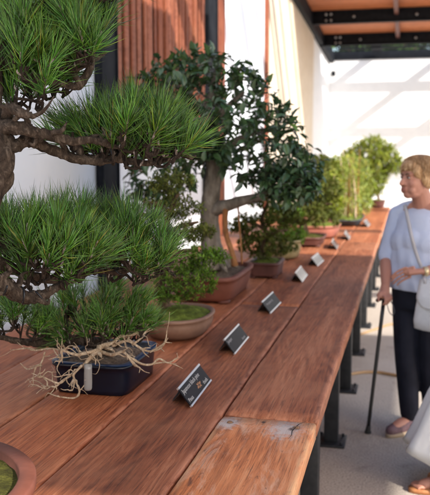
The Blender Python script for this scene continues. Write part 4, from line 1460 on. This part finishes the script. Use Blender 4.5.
class Body:
    """closed volumes in a person's own frame (left l, forward f, up), fused into one skin by a voxel remesh"""
    def __init__(s, C, f):
        s.C = np.array((C[0], C[1], 0.0))
        s.f = np.array((f[0], f[1], 0.0)); s.f /= np.linalg.norm(s.f)
        s.l = np.array((-s.f[1], s.f[0], 0.0))
        s.mb = MB()

    def J(s, lat, fwd, z):
        return s.C + s.l * lat + s.f * fwd + np.array((0, 0, z))

    def ell(s, p, r, f=None, tilt=0.0):
        f = s.f if f is None else np.array((*f, 0.0)) / np.linalg.norm(f)
        l = np.array((-f[1], f[0], 0.0))
        u = np.array((0, 0, 1.0))
        f2, u2 = f * cos(tilt) - u * sin(tilt), u * cos(tilt) + f * sin(tilt)
        V = p + np.outer(IV[:, 0] * r[0], l) + np.outer(IV[:, 1] * r[1], f2) + np.outer(IV[:, 2] * r[2], u2)
        s.mb.add(V, IF)

    def cap(s, pts, rad, sub=3, n=14, flat=1.0):
        pts = [np.asarray(p, float) for p in pts]
        tube(s.mb, pts, rad, n, sub, 0, flat=flat)
        for p, r in ((pts[0], rad[0]), (pts[-1], rad[-1])):
            s.mb.add(p + IV * r * (0.98 if flat == 1.0 else flat), IF)

    def build(s, name, mat, parent, voxel=0.006, smooth=6, disp=None):
        tmp = s.mb.mesh('tmp', None)
        o = bpy.data.objects.new('tmp', tmp)
        COL.objects.link(o)
        r = o.modifiers.new('r', 'REMESH')
        r.mode = 'VOXEL'
        r.voxel_size = voxel
        k = o.modifiers.new('s', 'SMOOTH')
        k.factor, k.iterations = 0.5, smooth
        bpy.context.view_layer.update()
        me = bpy.data.meshes.new_from_object(o.evaluated_get(bpy.context.evaluated_depsgraph_get()))
        bpy.data.objects.remove(o)
        V = np.array([v.co[:] for v in me.vertices])
        F = [tuple(p.vertices) for p in me.polygons]
        bpy.data.meshes.remove(me)
        if disp is not None:
            V = disp(V)
        s.V, s.F = V, F
        return MB().add(V, F).obj(name, mat, parent)

    def bvh(s):
        return BVHTree.FromPolygons([tuple(v) for v in s.V], s.F)


def head(B, hc, ff):
    """skull, jaw, nose, cheeks, ears about head centre hc, facing ff; returns a placing function"""
    f = np.array((*ff, 0.0)); f /= np.linalg.norm(f)
    l = np.array((-f[1], f[0], 0.0))
    H = lambda lat, fwd, up: np.asarray(hc) + l * lat + f * fwd + np.array((0, 0, up))
    B.ell(H(0, -0.012, 0.028), (0.073, 0.092, 0.083), ff)
    B.ell(H(0, 0.022, -0.03), (0.062, 0.066, 0.082), ff)
    B.ell(H(0, 0.056, -0.090), (0.030, 0.026, 0.024), ff)
    B.ell(H(0, 0.030, -0.085), (0.048, 0.045, 0.028), ff)
    for s in (-1, 1):
        B.ell(H(s * 0.036, 0.056, -0.030), (0.027, 0.024, 0.026), ff)
        B.ell(H(s * 0.036, 0.058, -0.066), (0.020, 0.018, 0.022), ff)
        B.ell(H(s * 0.030, 0.070, 0.022), (0.026, 0.014, 0.009), ff)
        B.ell(H(s * 0.074, -0.008, -0.010), (0.010, 0.019, 0.031), ff)
        B.ell(H(s * 0.013, 0.090, -0.034), (0.009, 0.010, 0.008), ff)
        B.ell(H(s * 0.030, 0.072, 0.003), (0.015, 0.011, 0.009), ff)
    B.cap([H(0, 0.078, 0.012), H(0, 0.092, -0.008), H(0, 0.106, -0.030)], [0.008, 0.0095, 0.012])
    B.ell(H(0, 0.084, -0.058), (0.024, 0.011, 0.007), ff)
    B.ell(H(0, 0.082, -0.068), (0.021, 0.011, 0.007), ff)
    return H


def face_parts(H, body, ff):
    skin_dark = flat('lip_colour', (0.36, 0.135, 0.105), 0.5)
    lp = Body((0, 0), ff)
    lp.ell(H(0, 0.0885, -0.0585), (0.021, 0.0085, 0.0052), ff)
    lp.ell(H(0, 0.0865, -0.068), (0.018, 0.0085, 0.0056), ff)
    lp.mb.obj('lips', skin_dark, body)
    for s in (-1, 1):
        e = Body((0, 0), ff)
        e.ell(H(s * 0.0295, 0.0755, 0.003), (0.0125, 0.0085, 0.0060), ff)
        eo = e.mb.obj('eye', flat('eye_white', (0.55, 0.50, 0.46), 0.25), body)
        e = Body((0, 0), ff)
        e.ell(H(s * 0.0295 , 0.0805, 0.0025), (0.0058, 0.0045, 0.0056), ff)
        e.mb.obj('iris', flat('dark_iris', (0.03, 0.022, 0.018), 0.2), eo)
        e = MB()
        tube(e, [H(s * 0.013, 0.086, 0.019), H(s * 0.028, 0.086, 0.026), H(s * 0.048, 0.070, 0.020)], [0.0035, 0.004, 0.0022], 6, 4)
        e.obj('eyebrow', flat('brow_hair', (0.16, 0.10, 0.07), 0.8), body)
        e = MB()
        tube(e, [H(s * 0.016, 0.082, 0.005), H(s * 0.030, 0.086, 0.0095), H(s * 0.044, 0.074, 0.005)], [0.002, 0.0026, 0.0018], 6, 4)
        e.obj('eyelid', flat('eyelid_line', (0.16, 0.07, 0.05), 0.6), body)


def hair(parent, hc, ff, mat, strands=True):
    f = np.array((*ff, 0.0)); f /= np.linalg.norm(f)
    l = np.array((-f[1], f[0], 0.0))
    H = lambda lat, fwd, up: np.asarray(hc) + l * lat + f * fwd + np.array((0, 0, up))
    B = Body((0, 0), ff)
    B.ell(H(0, -0.020, 0.038), (0.084, 0.097, 0.084), ff)
    B.ell(H(0, -0.052, 0.0), (0.078, 0.066, 0.070), ff)
    B.ell(H(0, 0.038, 0.066), (0.066, 0.054, 0.038), ff)
    for s in (-1, 1):
        B.ell(H(s * 0.070, -0.022, 0.000), (0.018, 0.042, 0.052), ff)
        B.ell(H(s * 0.058, 0.034, 0.040), (0.024, 0.034, 0.040), ff)
    for k in range(150):                      # locks
        a = rng.uniform(-pi, pi)
        el = rng.uniform(0.0, 1.3)
        d = np.array((sin(a) * cos(el), cos(a) * cos(el), sin(el)))
        p = H(d[0] * 0.088, d[1] * 0.098 - 0.018, d[2] * 0.086 + 0.036)
        back = d[1] < 0.55
        q = H(d[0] * 0.094, (d[1] * 0.100 - 0.02) + (-0.012 if back else 0.012), d[2] * 0.05 + (0.0 if back else 0.035))
        tube(B.mb, [p, (p + q) / 2 + (p - H(0, -0.018, 0.03)) * 0.05, q], [0.005, 0.0055, 0.002], 6, 3)
    o = B.build('hair', mat, parent, 0.0042, 2)
    st = MB()
    for k in range(1100):                      # loose strands over the cut
        az = rng.uniform(-pi, pi)
        e0 = rng.uniform(0.35, 1.5)
        e1 = e0 - rng.uniform(0.5, 1.1)
        front = cos(az) > 0.35
        e1 = max(e1, 0.12 if front else -0.9)
        tw_ = rng.uniform(-0.25, 0.25)
        fly = rng.uniform(0.0, 0.05) if rng.random() < 0.85 else rng.uniform(0.06, 0.16)
        q = []
        for t in np.linspace(0, 1, 5):
            e, z = e0 + (e1 - e0) * t, az + tw_ * t
            g = 1.0 + fly * t + rng.uniform(-0.008, 0.01)
            q.append(H(sin(z) * cos(e) * 0.092 * g, cos(z) * cos(e) * 0.104 * g - 0.018, sin(e) * 0.090 * g + 0.040))
        tube(st, q, [0.0012, 0.0015, 0.0015, 0.0012, 0.0004], 3, 1, cap=False)
    st.obj('strands', mat, o)
    return o


def fingers(B, palm, d, side, down, curl=0.5, ln=0.075, thumb=1, r=0.0068):
    """four bent fingers of unequal length and a thumb from the side of the palm"""
    d, side, down = [np.asarray(x, float) / np.linalg.norm(x) for x in (d, side, down)]
    for k, fl in enumerate((0.90, 1.0, 0.94, 0.74)):
        b = palm + d * 0.040 + side * (0.032 - 0.0212 * k)
        L = ln * fl
        a1, a2, a3 = curl * 0.5, curl * 1.25, curl * 2.0
        p1 = b + (d * cos(a1) + down * sin(a1)) * L * 0.45
        p2 = p1 + (d * cos(a2) + down * sin(a2)) * L * 0.32
        p3 = p2 + (d * cos(a3) + down * sin(a3)) * L * 0.25
        B.cap([b - d * 0.02, b, p1, p2, p3], [r, r * 1.08, r, r * 0.92, r * 0.78], 2, 8)
    b = palm - d * 0.015 + side * 0.034 * thumb
    p1 = b + (d * 0.55 + side * 0.6 * thumb + down * 0.35) * 0.034
    p2 = p1 + (d * 0.85 + side * 0.15 * thumb + down * 0.5) * 0.028
    B.cap([b, p1, p2], [r * 1.35, r * 1.2, r * 0.9], 2, 8)


# ---- the woman with the cane
C0, FW = (0.085, 4.68), (-0.50, -0.866)
wm = thing('person', (C0[0], C0[1], 0), 'woman in a light blue top and dark trousers leaning on a black cane', 'person')
B = Body(C0, FW)
FF = (-0.80, -0.60)
hcx = D(417.0, 178.0, 4.62)
H = head(B, hcx, FF)
neck0 = B.J(0, 0.00, 1.275)
B.cap([neck0, (neck0 + hcx) / 2 + (0, 0, 0), np.asarray(hcx) + (0.0, 0.0, -0.04)], [0.062, 0.053, 0.052])
B.ell(B.J(0, 0.0, 1.16), (0.150, 0.098, 0.135))
B.cap([B.J(-0.145, 0, 1.235), B.J(0, 0.0, 1.265), B.J(0.145, 0, 1.235)], [0.045, 0.058, 0.045])
B.ell(B.J(0, 0.01, 0.98), (0.145, 0.115, 0.14))
B.ell(B.J(0, 0.0, 0.85), (0.150, 0.115, 0.10))
rs, re, rw = B.J(-0.165, 0.0, 1.225), D(386.5, 258, 4.70), D(385.5, 284, 4.56)
rh = D(384.0, 296.5, 4.525)
B.cap([rs, (rs + re) / 2, re], [0.047, 0.042, 0.037])
B.cap([re, re * 0.6 + rw * 0.4, rw], [0.037, 0.036, 0.025])
ls, le, lwr = B.J(0.165, 0.0, 1.225), B.J(0.235, 0.03, 0.985), D(425.5, 271.5, 4.44)
B.cap([ls, (ls + le) / 2, le], [0.047, 0.043, 0.038])
B.cap([le, le * 0.6 + lwr * 0.4, lwr], [0.038, 0.036, 0.025])
# left hand held across the waist
lp_ = D(411, 271.5, 4.42)
dd = (D(398, 276, 4.42) - lp_)
B.cap([lwr, lp_ * 0.5 + lwr * 0.5, lp_ + dd * 0.25], [0.024, 0.028, 0.029], flat=0.62)
fingers(B, lp_ - dd / np.linalg.norm(dd) * 0.006, dd, np.array((-0.35, -0.35, 0.85)), np.array((-0.25, 0.5, -0.8)), 0.55, 0.078, 0.55)
# right hand closed on the cane handle
hd = np.array((FW[0], FW[1], 0.0))
B.cap([rw, rh + (0, 0, 0.018), rh + hd * 0.035 + (0, 0, 0.012)], [0.025, 0.030, 0.026], flat=0.85)
fingers(B, rh + hd * 0.0 + (0, 0, 0.010), hd * 0.35 + np.array((0.87, -0.5, 0)) * 0.6, hd, np.array((-0.35, 0.2, -0.9)), 1.05, 0.072)
# legs and feet under the clothes
rhip, rkn, ran = B.J(-0.085, 0, 0.80), D(406.5, 352, 4.64), P(409.5, 416, 0.09)
lhip, lkn, lan = B.J(0.085, 0, 0.80), B.J(0.09, 0.03, 0.44), B.J(0.095, 0.0, 0.09)
for hp, kn, an in ((rhip, rkn, ran), (lhip, lkn, lan)):
    B.cap([hp, (hp + kn) / 2, kn, kn * 0.55 + an * 0.45, an], [0.082, 0.068, 0.050, 0.048, 0.034])
    toe = an + np.array((*FW, 0)) * 0.13 + (-0.03, 0, -0.055)
    B.cap([an + (0.005, 0.015, -0.04), an * 0.5 + toe * 0.5 + (0, 0, -0.005), toe], [0.036, 0.034, 0.026])
body = B.build('body', MT['skin'], wm, 0.0045, 4)
face_parts(H, body, FF)
hm = N('blond_grey_hair')
co = hm.co((1, 1, 0.25))
q = hm.noise(co, 120, 6, 0.7, 0.5)
hm.set(hm.ramp(q, [(0.35, (0.24, 0.12, 0.05)), (0.5, (0.48, 0.28, 0.13)), (0.66, (0.68, 0.49, 0.30))]), 0.5, 0, 0.4)
hm.bump(q, 0.8, 0.006)
hair(body, hcx, FF, hm.m)
# blouse
T = Body(C0, FW)
T.ell(T.J(0, 0.0, 1.165), (0.166, 0.112, 0.130))
T.cap([T.J(-0.155, 0, 1.228), T.J(-0.085, -0.005, 1.262), T.J(0.085, -0.005, 1.262), T.J(0.155, 0, 1.228)], [0.054, 0.052, 0.052, 0.054])
for s in (-1, 1):
    T.ell(T.J(s * 0.066, 0.058, 1.08), (0.095, 0.082, 0.100))
    T.ell(T.J(s * 0.06, 0.06, 0.97), (0.10, 0.082, 0.13))
T.ell(T.J(0, 0.075, 1.09), (0.10, 0.075, 0.085))
loft(T.mb, T.J(0, 0.012, 0), [(0.176, 0.142, 0.812), (0.178, 0.146, 0.86), (0.172, 0.142, 0.95), (0.166, 0.128, 1.05), (0.158, 0.110, 1.15), (0.12, 0.08, 1.24)], 2.3, 40, math.atan2(T.l[1], T.l[0]))
reS = rs + (re - rs) * 0.97
T.cap([rs, rs * 0.5 + reS * 0.5, reS], [0.056, 0.054, 0.050])
leS = ls + (le - ls) * 0.97
T.cap([ls, ls * 0.5 + leS * 0.5, leS], [0.056, 0.054, 0.051])


def folds(V):
    d = 0.0042 * np.sin(V[:, 2] * 44 + V[:, 0] * 38 + 2.2 * np.sin(V[:, 1] * 14)) * np.clip((1.12 - V[:, 2]) * 5, 0.2, 1) + 0.0024 * np.sin(V[:, 0] * 70 - V[:, 1] * 55 + V[:, 2] * 18) * np.clip((1.17 - V[:, 2]) * 6, 0, 1)
    c = np.array((C0[0], C0[1], 0))
    r = V - c; r[:, 2] = 0
    r /= np.linalg.norm(r, axis=1)[:, None] + 1e-6
    return V + r * d[:, None]


T.build('blouse', fabric('light_blue_jersey', (0.50, 0.56, 0.72), (0.57, 0.63, 0.78)), body, 0.006, 5, folds)
# trousers
Q = Body(C0, FW)
Q.ell(Q.J(0, 0.0, 0.83), (0.168, 0.130, 0.10))
loft(Q.mb, Q.J(0, 0, 0), [(0.165, 0.128, 0.70), (0.172, 0.132, 0.80), (0.168, 0.128, 0.90)], 2.2, 40, math.atan2(Q.l[1], Q.l[0]))
for hp, kn, an in ((rhip, rkn, ran), (lhip, lkn, lan)):
    Q.cap([hp, (hp + kn) / 2, kn, kn * 0.5 + an * 0.5, an + (0, 0, 0.02)], [0.094, 0.084, 0.070, 0.062, 0.054])
Q.build('trousers', fabric('dark_navy_cloth', (0.010, 0.011, 0.018), (0.018, 0.019, 0.030)), body, 0.008, 5)
# shoes
shm = speckled('mauve_grey_shoe', (0.10, 0.055, 0.065), (0.17, 0.10, 0.115), 30, 0.7, 0.2)
for an in (ran, lan):
    sh = Body(C0, FW)
    f3 = np.array((*FW, 0.0)) + np.array((-0.22, 0.05, 0))
    f3 /= np.linalg.norm(f3)
    hb = np.array((an[0], an[1], 0.0)) - f3 * 0.035
    sh.cap([hb + (0, 0, 0.042), hb + f3 * 0.09 + (0, 0, 0.044), hb + f3 * 0.185 + (0, 0, 0.034)], [0.038, 0.042, 0.032])
    so = sh.build('shoe', shm, body, 0.006, 3)
    sl_ = MB()
    V = []
    for k in range(28):
        a = 2 * pi * k / 28
        x, w = 0.075 + 0.145 * cos(a), 0.044 * sin(a) * (1 + 0.12 * cos(a))
        V.append(hb + f3 * x + np.array((-f3[1], f3[0], 0)) * w)
    V = np.array(V)
    sl_.add(np.concatenate([V + (0, 0, 0.001), V + (0, 0, 0.020)]), [tuple(range(28))[::-1], tuple(range(28, 56))] + [(k, (k + 1) % 28, 28 + (k + 1) % 28, 28 + k) for k in range(28)])
    sl_.obj('sole', flat('tan_sole', (0.33, 0.25, 0.17), 0.8), so)
# watch
wv = MB()
wd = lp_ - lwr; wd /= np.linalg.norm(wd)
tube(wv, [lwr + wd * -0.012, lwr + wd * 0.010], [0.0275, 0.0275], 18, 1)
tag(wv.obj('wristwatch', flat('pale_gold_band', (0.62, 0.50, 0.30), 0.3, 0.7), origin=lwr), 'pale gold wristwatch on the left wrist of the woman in blue', 'watch')

# the cane
top = rh + (0, 0, -0.006)
tipp = P(368.0, 433.0, 0.0)
cn = thing('walking_cane', tuple(tipp), 'black walking cane with a curved handle held by the woman in blue', 'cane')
s1 = MB(); tube(s1, [tipp + (0, 0, 0.02), tipp * 0.5 + top * 0.5, top + (0, 0, -0.012)], [0.0105, 0.0108, 0.0108], 12, 3)
s1.obj('shaft', flat('black_cane_shaft', (0.012, 0.012, 0.013), 0.3), cn)
s1 = MB(); tube(s1, [top - hd * 0.045 + (0, 0, 0.004), top - hd * 0.015 + (0, 0, 0.004), top + hd * 0.04, top + hd * 0.07 + (0, 0, -0.008)], [0.011, 0.0135, 0.0135, 0.010], 12, 4)
s1.obj('handle', flat('dark_wood_handle', (0.07, 0.025, 0.015), 0.35), cn)
s1 = MB(); tube(s1, [tipp, tipp + (0, 0, 0.008), tipp + (0, 0, 0.018), tipp + (0.003, 0, 0.045)], [0.019, 0.019, 0.016, 0.0125], 14, 2)
s1.obj('rubber_tip', flat('black_rubber', (0.015, 0.015, 0.015), 0.8), cn)
s1 = MB()
tube(s1, [D(388, 297, 4.53), D(392, 303, 4.52), D(394.5, 311, 4.51), D(392.5, 315, 4.51), D(389, 311, 4.51), D(386.5, 301, 4.52)], 0.0028, 6, 5)
s1.obj('wrist_loop', flat('grey_cord', (0.10, 0.10, 0.11), 0.7), cn)

# the white shoulder bag
bgc = D(437.5, 306, 4.40)
bag = thing('shoulder_bag', tuple(bgc), 'white shoulder bag with a rounded flap at the hip of the woman in blue', 'bag')
lx, lf = B.l, B.f
wl = speckled('white_leather', (0.62, 0.63, 0.65), (0.72, 0.72, 0.73), 14, 0.45, 0.12, bscale=90)
bm_ = MB()
V, F = [], []
nb = 36
prof = [(-0.142, 0.10, 0.026), (-0.135, 0.128, 0.044), (-0.09, 0.131, 0.052), (0.0, 0.118, 0.050), (0.09, 0.104, 0.038), (0.132, 0.096, 0.022), (0.138, 0.085, 0.012)]
for (z, a_, b__) in prof:
    for (x, y) in sellipse(a_, b__, 3.2, nb):
        V.append(bgc + lx * x + lf * y + np.array((0, 0, z)))
for i in range(len(prof) - 1):
    for k in range(nb):
        F.append((i * nb + k, i * nb + (k + 1) % nb, (i + 1) * nb + (k + 1) % nb, (i + 1) * nb + k))
F += [tuple(range(nb))[::-1], tuple((len(prof) - 1) * nb + k for k in range(nb))]
bm_.add(V, F)
bm_.obj('bag_body', wl, bag)
fl = MB()
V = []
rows = 12
for i in range(rows + 1):
    t = i / rows
    z = 0.14 - 0.155 * t
    wdt = 0.098 * (1 if t < 0.6 else math.sqrt(max(0.02, 1 - ((t - 0.6) / 0.4) ** 2)))
    for k in range(9):
        x = -wdt + 2 * wdt * k / 8
        yb = 0.02 + 0.040 * min(1, t * 1.6) + 0.003
        for dy in (0, 0.005):
            V.append(bgc + lx * x + lf * (yb * math.sqrt(max(0.05, 1 - (abs(x) / 0.135) ** 3)) + dy) + np.array((0, 0, z)))
F = []
for i in range(rows):
    for k in range(8):
        q0, q1, q2, q3 = [(i * 9 + k) * 2, (i * 9 + k + 1) * 2, ((i + 1) * 9 + k + 1) * 2, ((i + 1) * 9 + k) * 2]
        F += [(q0 + 1, q3 + 1, q2 + 1, q1 + 1), (q0, q1, q2, q3)]
for i in range(rows):
    for k in (0, 8):
        q0, q3 = (i * 9 + k) * 2, ((i + 1) * 9 + k) * 2
        F.append((q0, q3, q3 + 1, q0 + 1))
for k in range(8):
    q0 = (rows * 9 + k) * 2
    F.append((q0, q0 + 2, q0 + 3, q0 + 1))
fl.add(V, F)
fl.obj('flap', wl, bag)
bv = T.bvh()
sp = []
for q in ((403.5, 199), (405, 205), (407, 214), (409.5, 226), (412, 238), (415, 249), (419, 261), (422.5, 270)):
    d = ray(*q); d = d / np.linalg.norm(d)
    hit = bv.ray_cast(Vector((0, 0, CAM_H)), Vector(d))
    if hit[0] is not None:
        sp.append(np.array(hit[0]) - d * 0.006)
sp.append(D(424.5, 279, 4.40))
sp.append(D(425, 286, 4.41))
st_ = MB()
spc = catmull(np.array(sp), 4)
V = []
for i, p in enumerate(spc):
    T_ = spc[min(i + 1, len(spc) - 1)] - spc[max(i - 1, 0)]
    T_ = T_ / np.linalg.norm(T_)
    n_ = np.array((-0.35, -0.9, 0.25))
    w_ = np.cross(T_, n_); w_ /= np.linalg.norm(w_)
    n_ = np.cross(w_, T_)
    for a_, b__ in ((-1, -1), (1, -1), (1, 1), (-1, 1)):
        V.append(p + w_ * a_ * 0.0095 + n_ * b__ * 0.002)
F = []
for i in range(len(spc) - 1):
    for k in range(4):
        F.append((i * 4 + k, i * 4 + (k + 1) % 4, (i + 1) * 4 + (k + 1) % 4, (i + 1) * 4 + k))
st_.add(V, F)
st_.obj('strap', flat('pale_strap', (0.50, 0.49, 0.50), 0.6), bag)

# ---- the second visitor, mostly beyond the right edge
C1, FW1 = (0.50, 3.86), (-1.0, -0.12)
p2 = thing('person', (C1[0], C1[1], 0), 'visitor in a flaring white skirt and tan sandals at the right edge', 'person')
B = Body(C1, FW1)
hc2 = B.J(0, 0.03, 1.50)
H = head(B, hc2, FW1)
B.cap([B.J(0, 0, 1.33), hc2 + (0, 0, -0.04)], [0.058, 0.052])
B.ell(B.J(0, 0, 1.20), (0.15, 0.098, 0.14))
B.cap([B.J(-0.15, 0, 1.28), B.J(0, 0, 1.31), B.J(0.15, 0, 1.28)], [0.045, 0.055, 0.045])
B.ell(B.J(0, 0.005, 1.02), (0.13, 0.10, 0.14))
B.ell(B.J(0, 0, 0.90), (0.155, 0.12, 0.12))
for s in (-1, 1):
    sh_, el_, wr2 = B.J(s * 0.17, 0, 1.27), B.J(s * 0.21, -0.03, 1.01), B.J(s * 0.22, 0.04, 0.78)
    B.cap([sh_, (sh_ + el_) / 2, el_, (el_ + wr2) / 2, wr2], [0.045, 0.041, 0.036, 0.034, 0.025])
    pm2 = wr2 + np.array((0, 0, -0.05)) + B.f * 0.01
    B.cap([wr2, pm2], [0.025, 0.028])
    fingers(B, pm2, np.array((0, 0, -1.0)) + B.f * 0.15, B.f, -s * B.l + B.f * 0.1, 0.35, 0.075)
an1 = P(449, 474, 0.085)
an2 = B.J(0.09, -0.12, 0.085)
fdir = np.array((-0.97, -0.24, 0.0))
ank = []
for an, kn in ((an1, B.J(-0.08, 0.03, 0.47)), (an2, B.J(0.09, 0.0, 0.47))):
    hp = np.array((B.C + B.l * (-0.09 if an is an1 else 0.09))) + (0, 0, 0.86)
    B.cap([hp, (hp + kn) / 2, kn, kn * 0.5 + an * 0.5, an], [0.085, 0.07, 0.05, 0.048, 0.034])
    a0 = np.array((an[0], an[1], 0.0))
    B.cap([a0 - fdir * 0.035 + (0, 0, 0.048), a0 + fdir * 0.06 + (0, 0, 0.045), a0 + fdir * 0.125 + (0, 0, 0.034)], [0.030, 0.032, 0.024])
    sd_ = np.array((-fdir[1], fdir[0], 0))
    for k in range(5):
        b0 = a0 + fdir * 0.120 + sd_ * (-0.028 + 0.014 * k) * (1 if an is an1 else -1) + (0, 0, 0.030)
        L_ = (0.046, 0.046, 0.042, 0.036, 0.030)[k]
        B.cap([b0, b0 + fdir * L_ * 0.6 + (0, 0, 0.002), b0 + fdir * L_ + (0, 0, -0.005)], [0.0085, 0.0080, 0.0070] if k else [0.011, 0.011, 0.009], 2, 8)
    ank.append(a0)
body2 = B.build('body', MT['skin'], p2, 0.0055, 4)
face_parts(H, body2, FW1)
hair(body2, hc2, FW1, speckled('brown_hair', (0.06, 0.035, 0.02), (0.14, 0.085, 0.05), 60, 0.5, 0.5))
T2 = Body(C1, FW1)
T2.ell(T2.J(0, 0, 1.20), (0.165, 0.11, 0.13))
T2.cap([T2.J(-0.155, 0, 1.275), T2.J(0, -0.005, 1.30), T2.J(0.155, 0, 1.275)], [0.054, 0.052, 0.054])
loft(T2.mb, T2.J(0, 0.005, 0), [(0.160, 0.122, 0.90), (0.158, 0.12, 1.0), (0.155, 0.115, 1.15)], 2.3, 36, math.atan2(T2.l[1], T2.l[0]))
for s in (-1, 1):
    T2.ell(T2.J(s * 0.075, 0.07, 1.13), (0.075, 0.065, 0.08))
    a_, b__ = T2.J(s * 0.17, 0, 1.27), T2.J(s * 0.20, -0.02, 1.10)
    T2.cap([a_, b__], [0.056, 0.054])
T2.build('shirt', fabric('pale_cotton', (0.62, 0.62, 0.62), (0.72, 0.72, 0.72)), body2, 0.007, 5)
sk = MB()
RG = [(0.98, 0.37, 0.63, 0.125), (0.86, 0.325, 0.665, 0.16), (0.70, 0.245, 0.70, 0.19), (0.55, 0.17, 0.73, 0.21), (0.45, 0.12, 0.75, 0.225), (0.36, 0.086, 0.77, 0.235), (0.28, 0.056, 0.78, 0.245), (0.225, 0.030, 0.79, 0.25), (0.19, 0.014, 0.795, 0.255)]
nk = 72
V = []
for i, (z, xl, xr, ry) in enumerate(RG):
    t = i / (len(RG) - 1)
    for k in range(nk):
        a = 2 * pi * k / nk
        r_ = 1 + 0.055 * t * sin(9 * a + 0.6) + 0.03 * t * sin(14 * a + 2)
        x = (xl + xr) / 2 + (xr - xl) / 2 * cos(a) * r_
        y = C1[1] + ry * sin(a) * r_
        lft = max(0.0, ((xl + xr) / 2 - x) / ((xr - xl) / 2))
        zz = z - (t ** 3) * 0.085 * (1 - lft ** 2.2)
        V.append((x, y, zz))
V = np.array(V)
cc = V.reshape(len(RG), nk, 3).mean(1)
Vi = V.copy().reshape(len(RG), nk, 3)
Vi = cc[:, None] + (Vi - cc[:, None]) * np.array((0.985, 0.98, 1.0))
Vi = Vi.reshape(-1, 3)
F = []
nr = len(RG)
for i in range(nr - 1):
    for k in range(nk):
        q0, q1, q2, q3 = i * nk + k, i * nk + (k + 1) % nk, (i + 1) * nk + (k + 1) % nk, (i + 1) * nk + k
        F += [(q0, q3, q2, q1), (q0 + nr * nk, q1 + nr * nk, q2 + nr * nk, q3 + nr * nk)]
for k in range(nk):
    q3, q2 = (nr - 1) * nk + k, (nr - 1) * nk + (k + 1) % nk
    F.append((q3, q3 + nr * nk, q2 + nr * nk, q2))
sk.add(np.concatenate([V, Vi]), F)
sk.obj('skirt', fabric('white_cotton', (0.70, 0.71, 0.72), (0.78, 0.78, 0.78)), body2)
lea = speckled('tan_leather', (0.30, 0.12, 0.045), (0.42, 0.18, 0.07), 30, 0.5, 0.2)
for a0 in ank:
    V = []
    sd_ = np.array((-fdir[1], fdir[0], 0))
    for k in range(30):
        a = 2 * pi * k / 30
        V.append(a0 + fdir * (0.06 + 0.130 * cos(a)) + sd_ * 0.047 * sin(a) * (1 + 0.15 * cos(a)))
    V = np.array(V)
    s_ = MB()
    s_.add(np.concatenate([V + (0, 0, 0.001), V + (0, 0, 0.022)]), [tuple(range(30))[::-1], tuple(range(30, 60))] + [(k, (k + 1) % 30, 30 + (k + 1) % 30, 30 + k) for k in range(30)])
    sa = s_.obj('sandal', lea, body2)
    stp = MB()
    for fx, hgt in ((0.085, 0.082), (0.045, 0.092), (-0.02, 0.10)):
        pts = [a0 + fdir * fx + sd_ * (0.040 * cos(b_a)) + np.array((0, 0, 0.018 + (hgt - 0.018) * sin(b_a))) for b_a in np.linspace(0, pi, 9)]
        tube(stp, pts, 0.010, 8, 2, flat=0.5)
    stp.obj('straps', lea, sa)
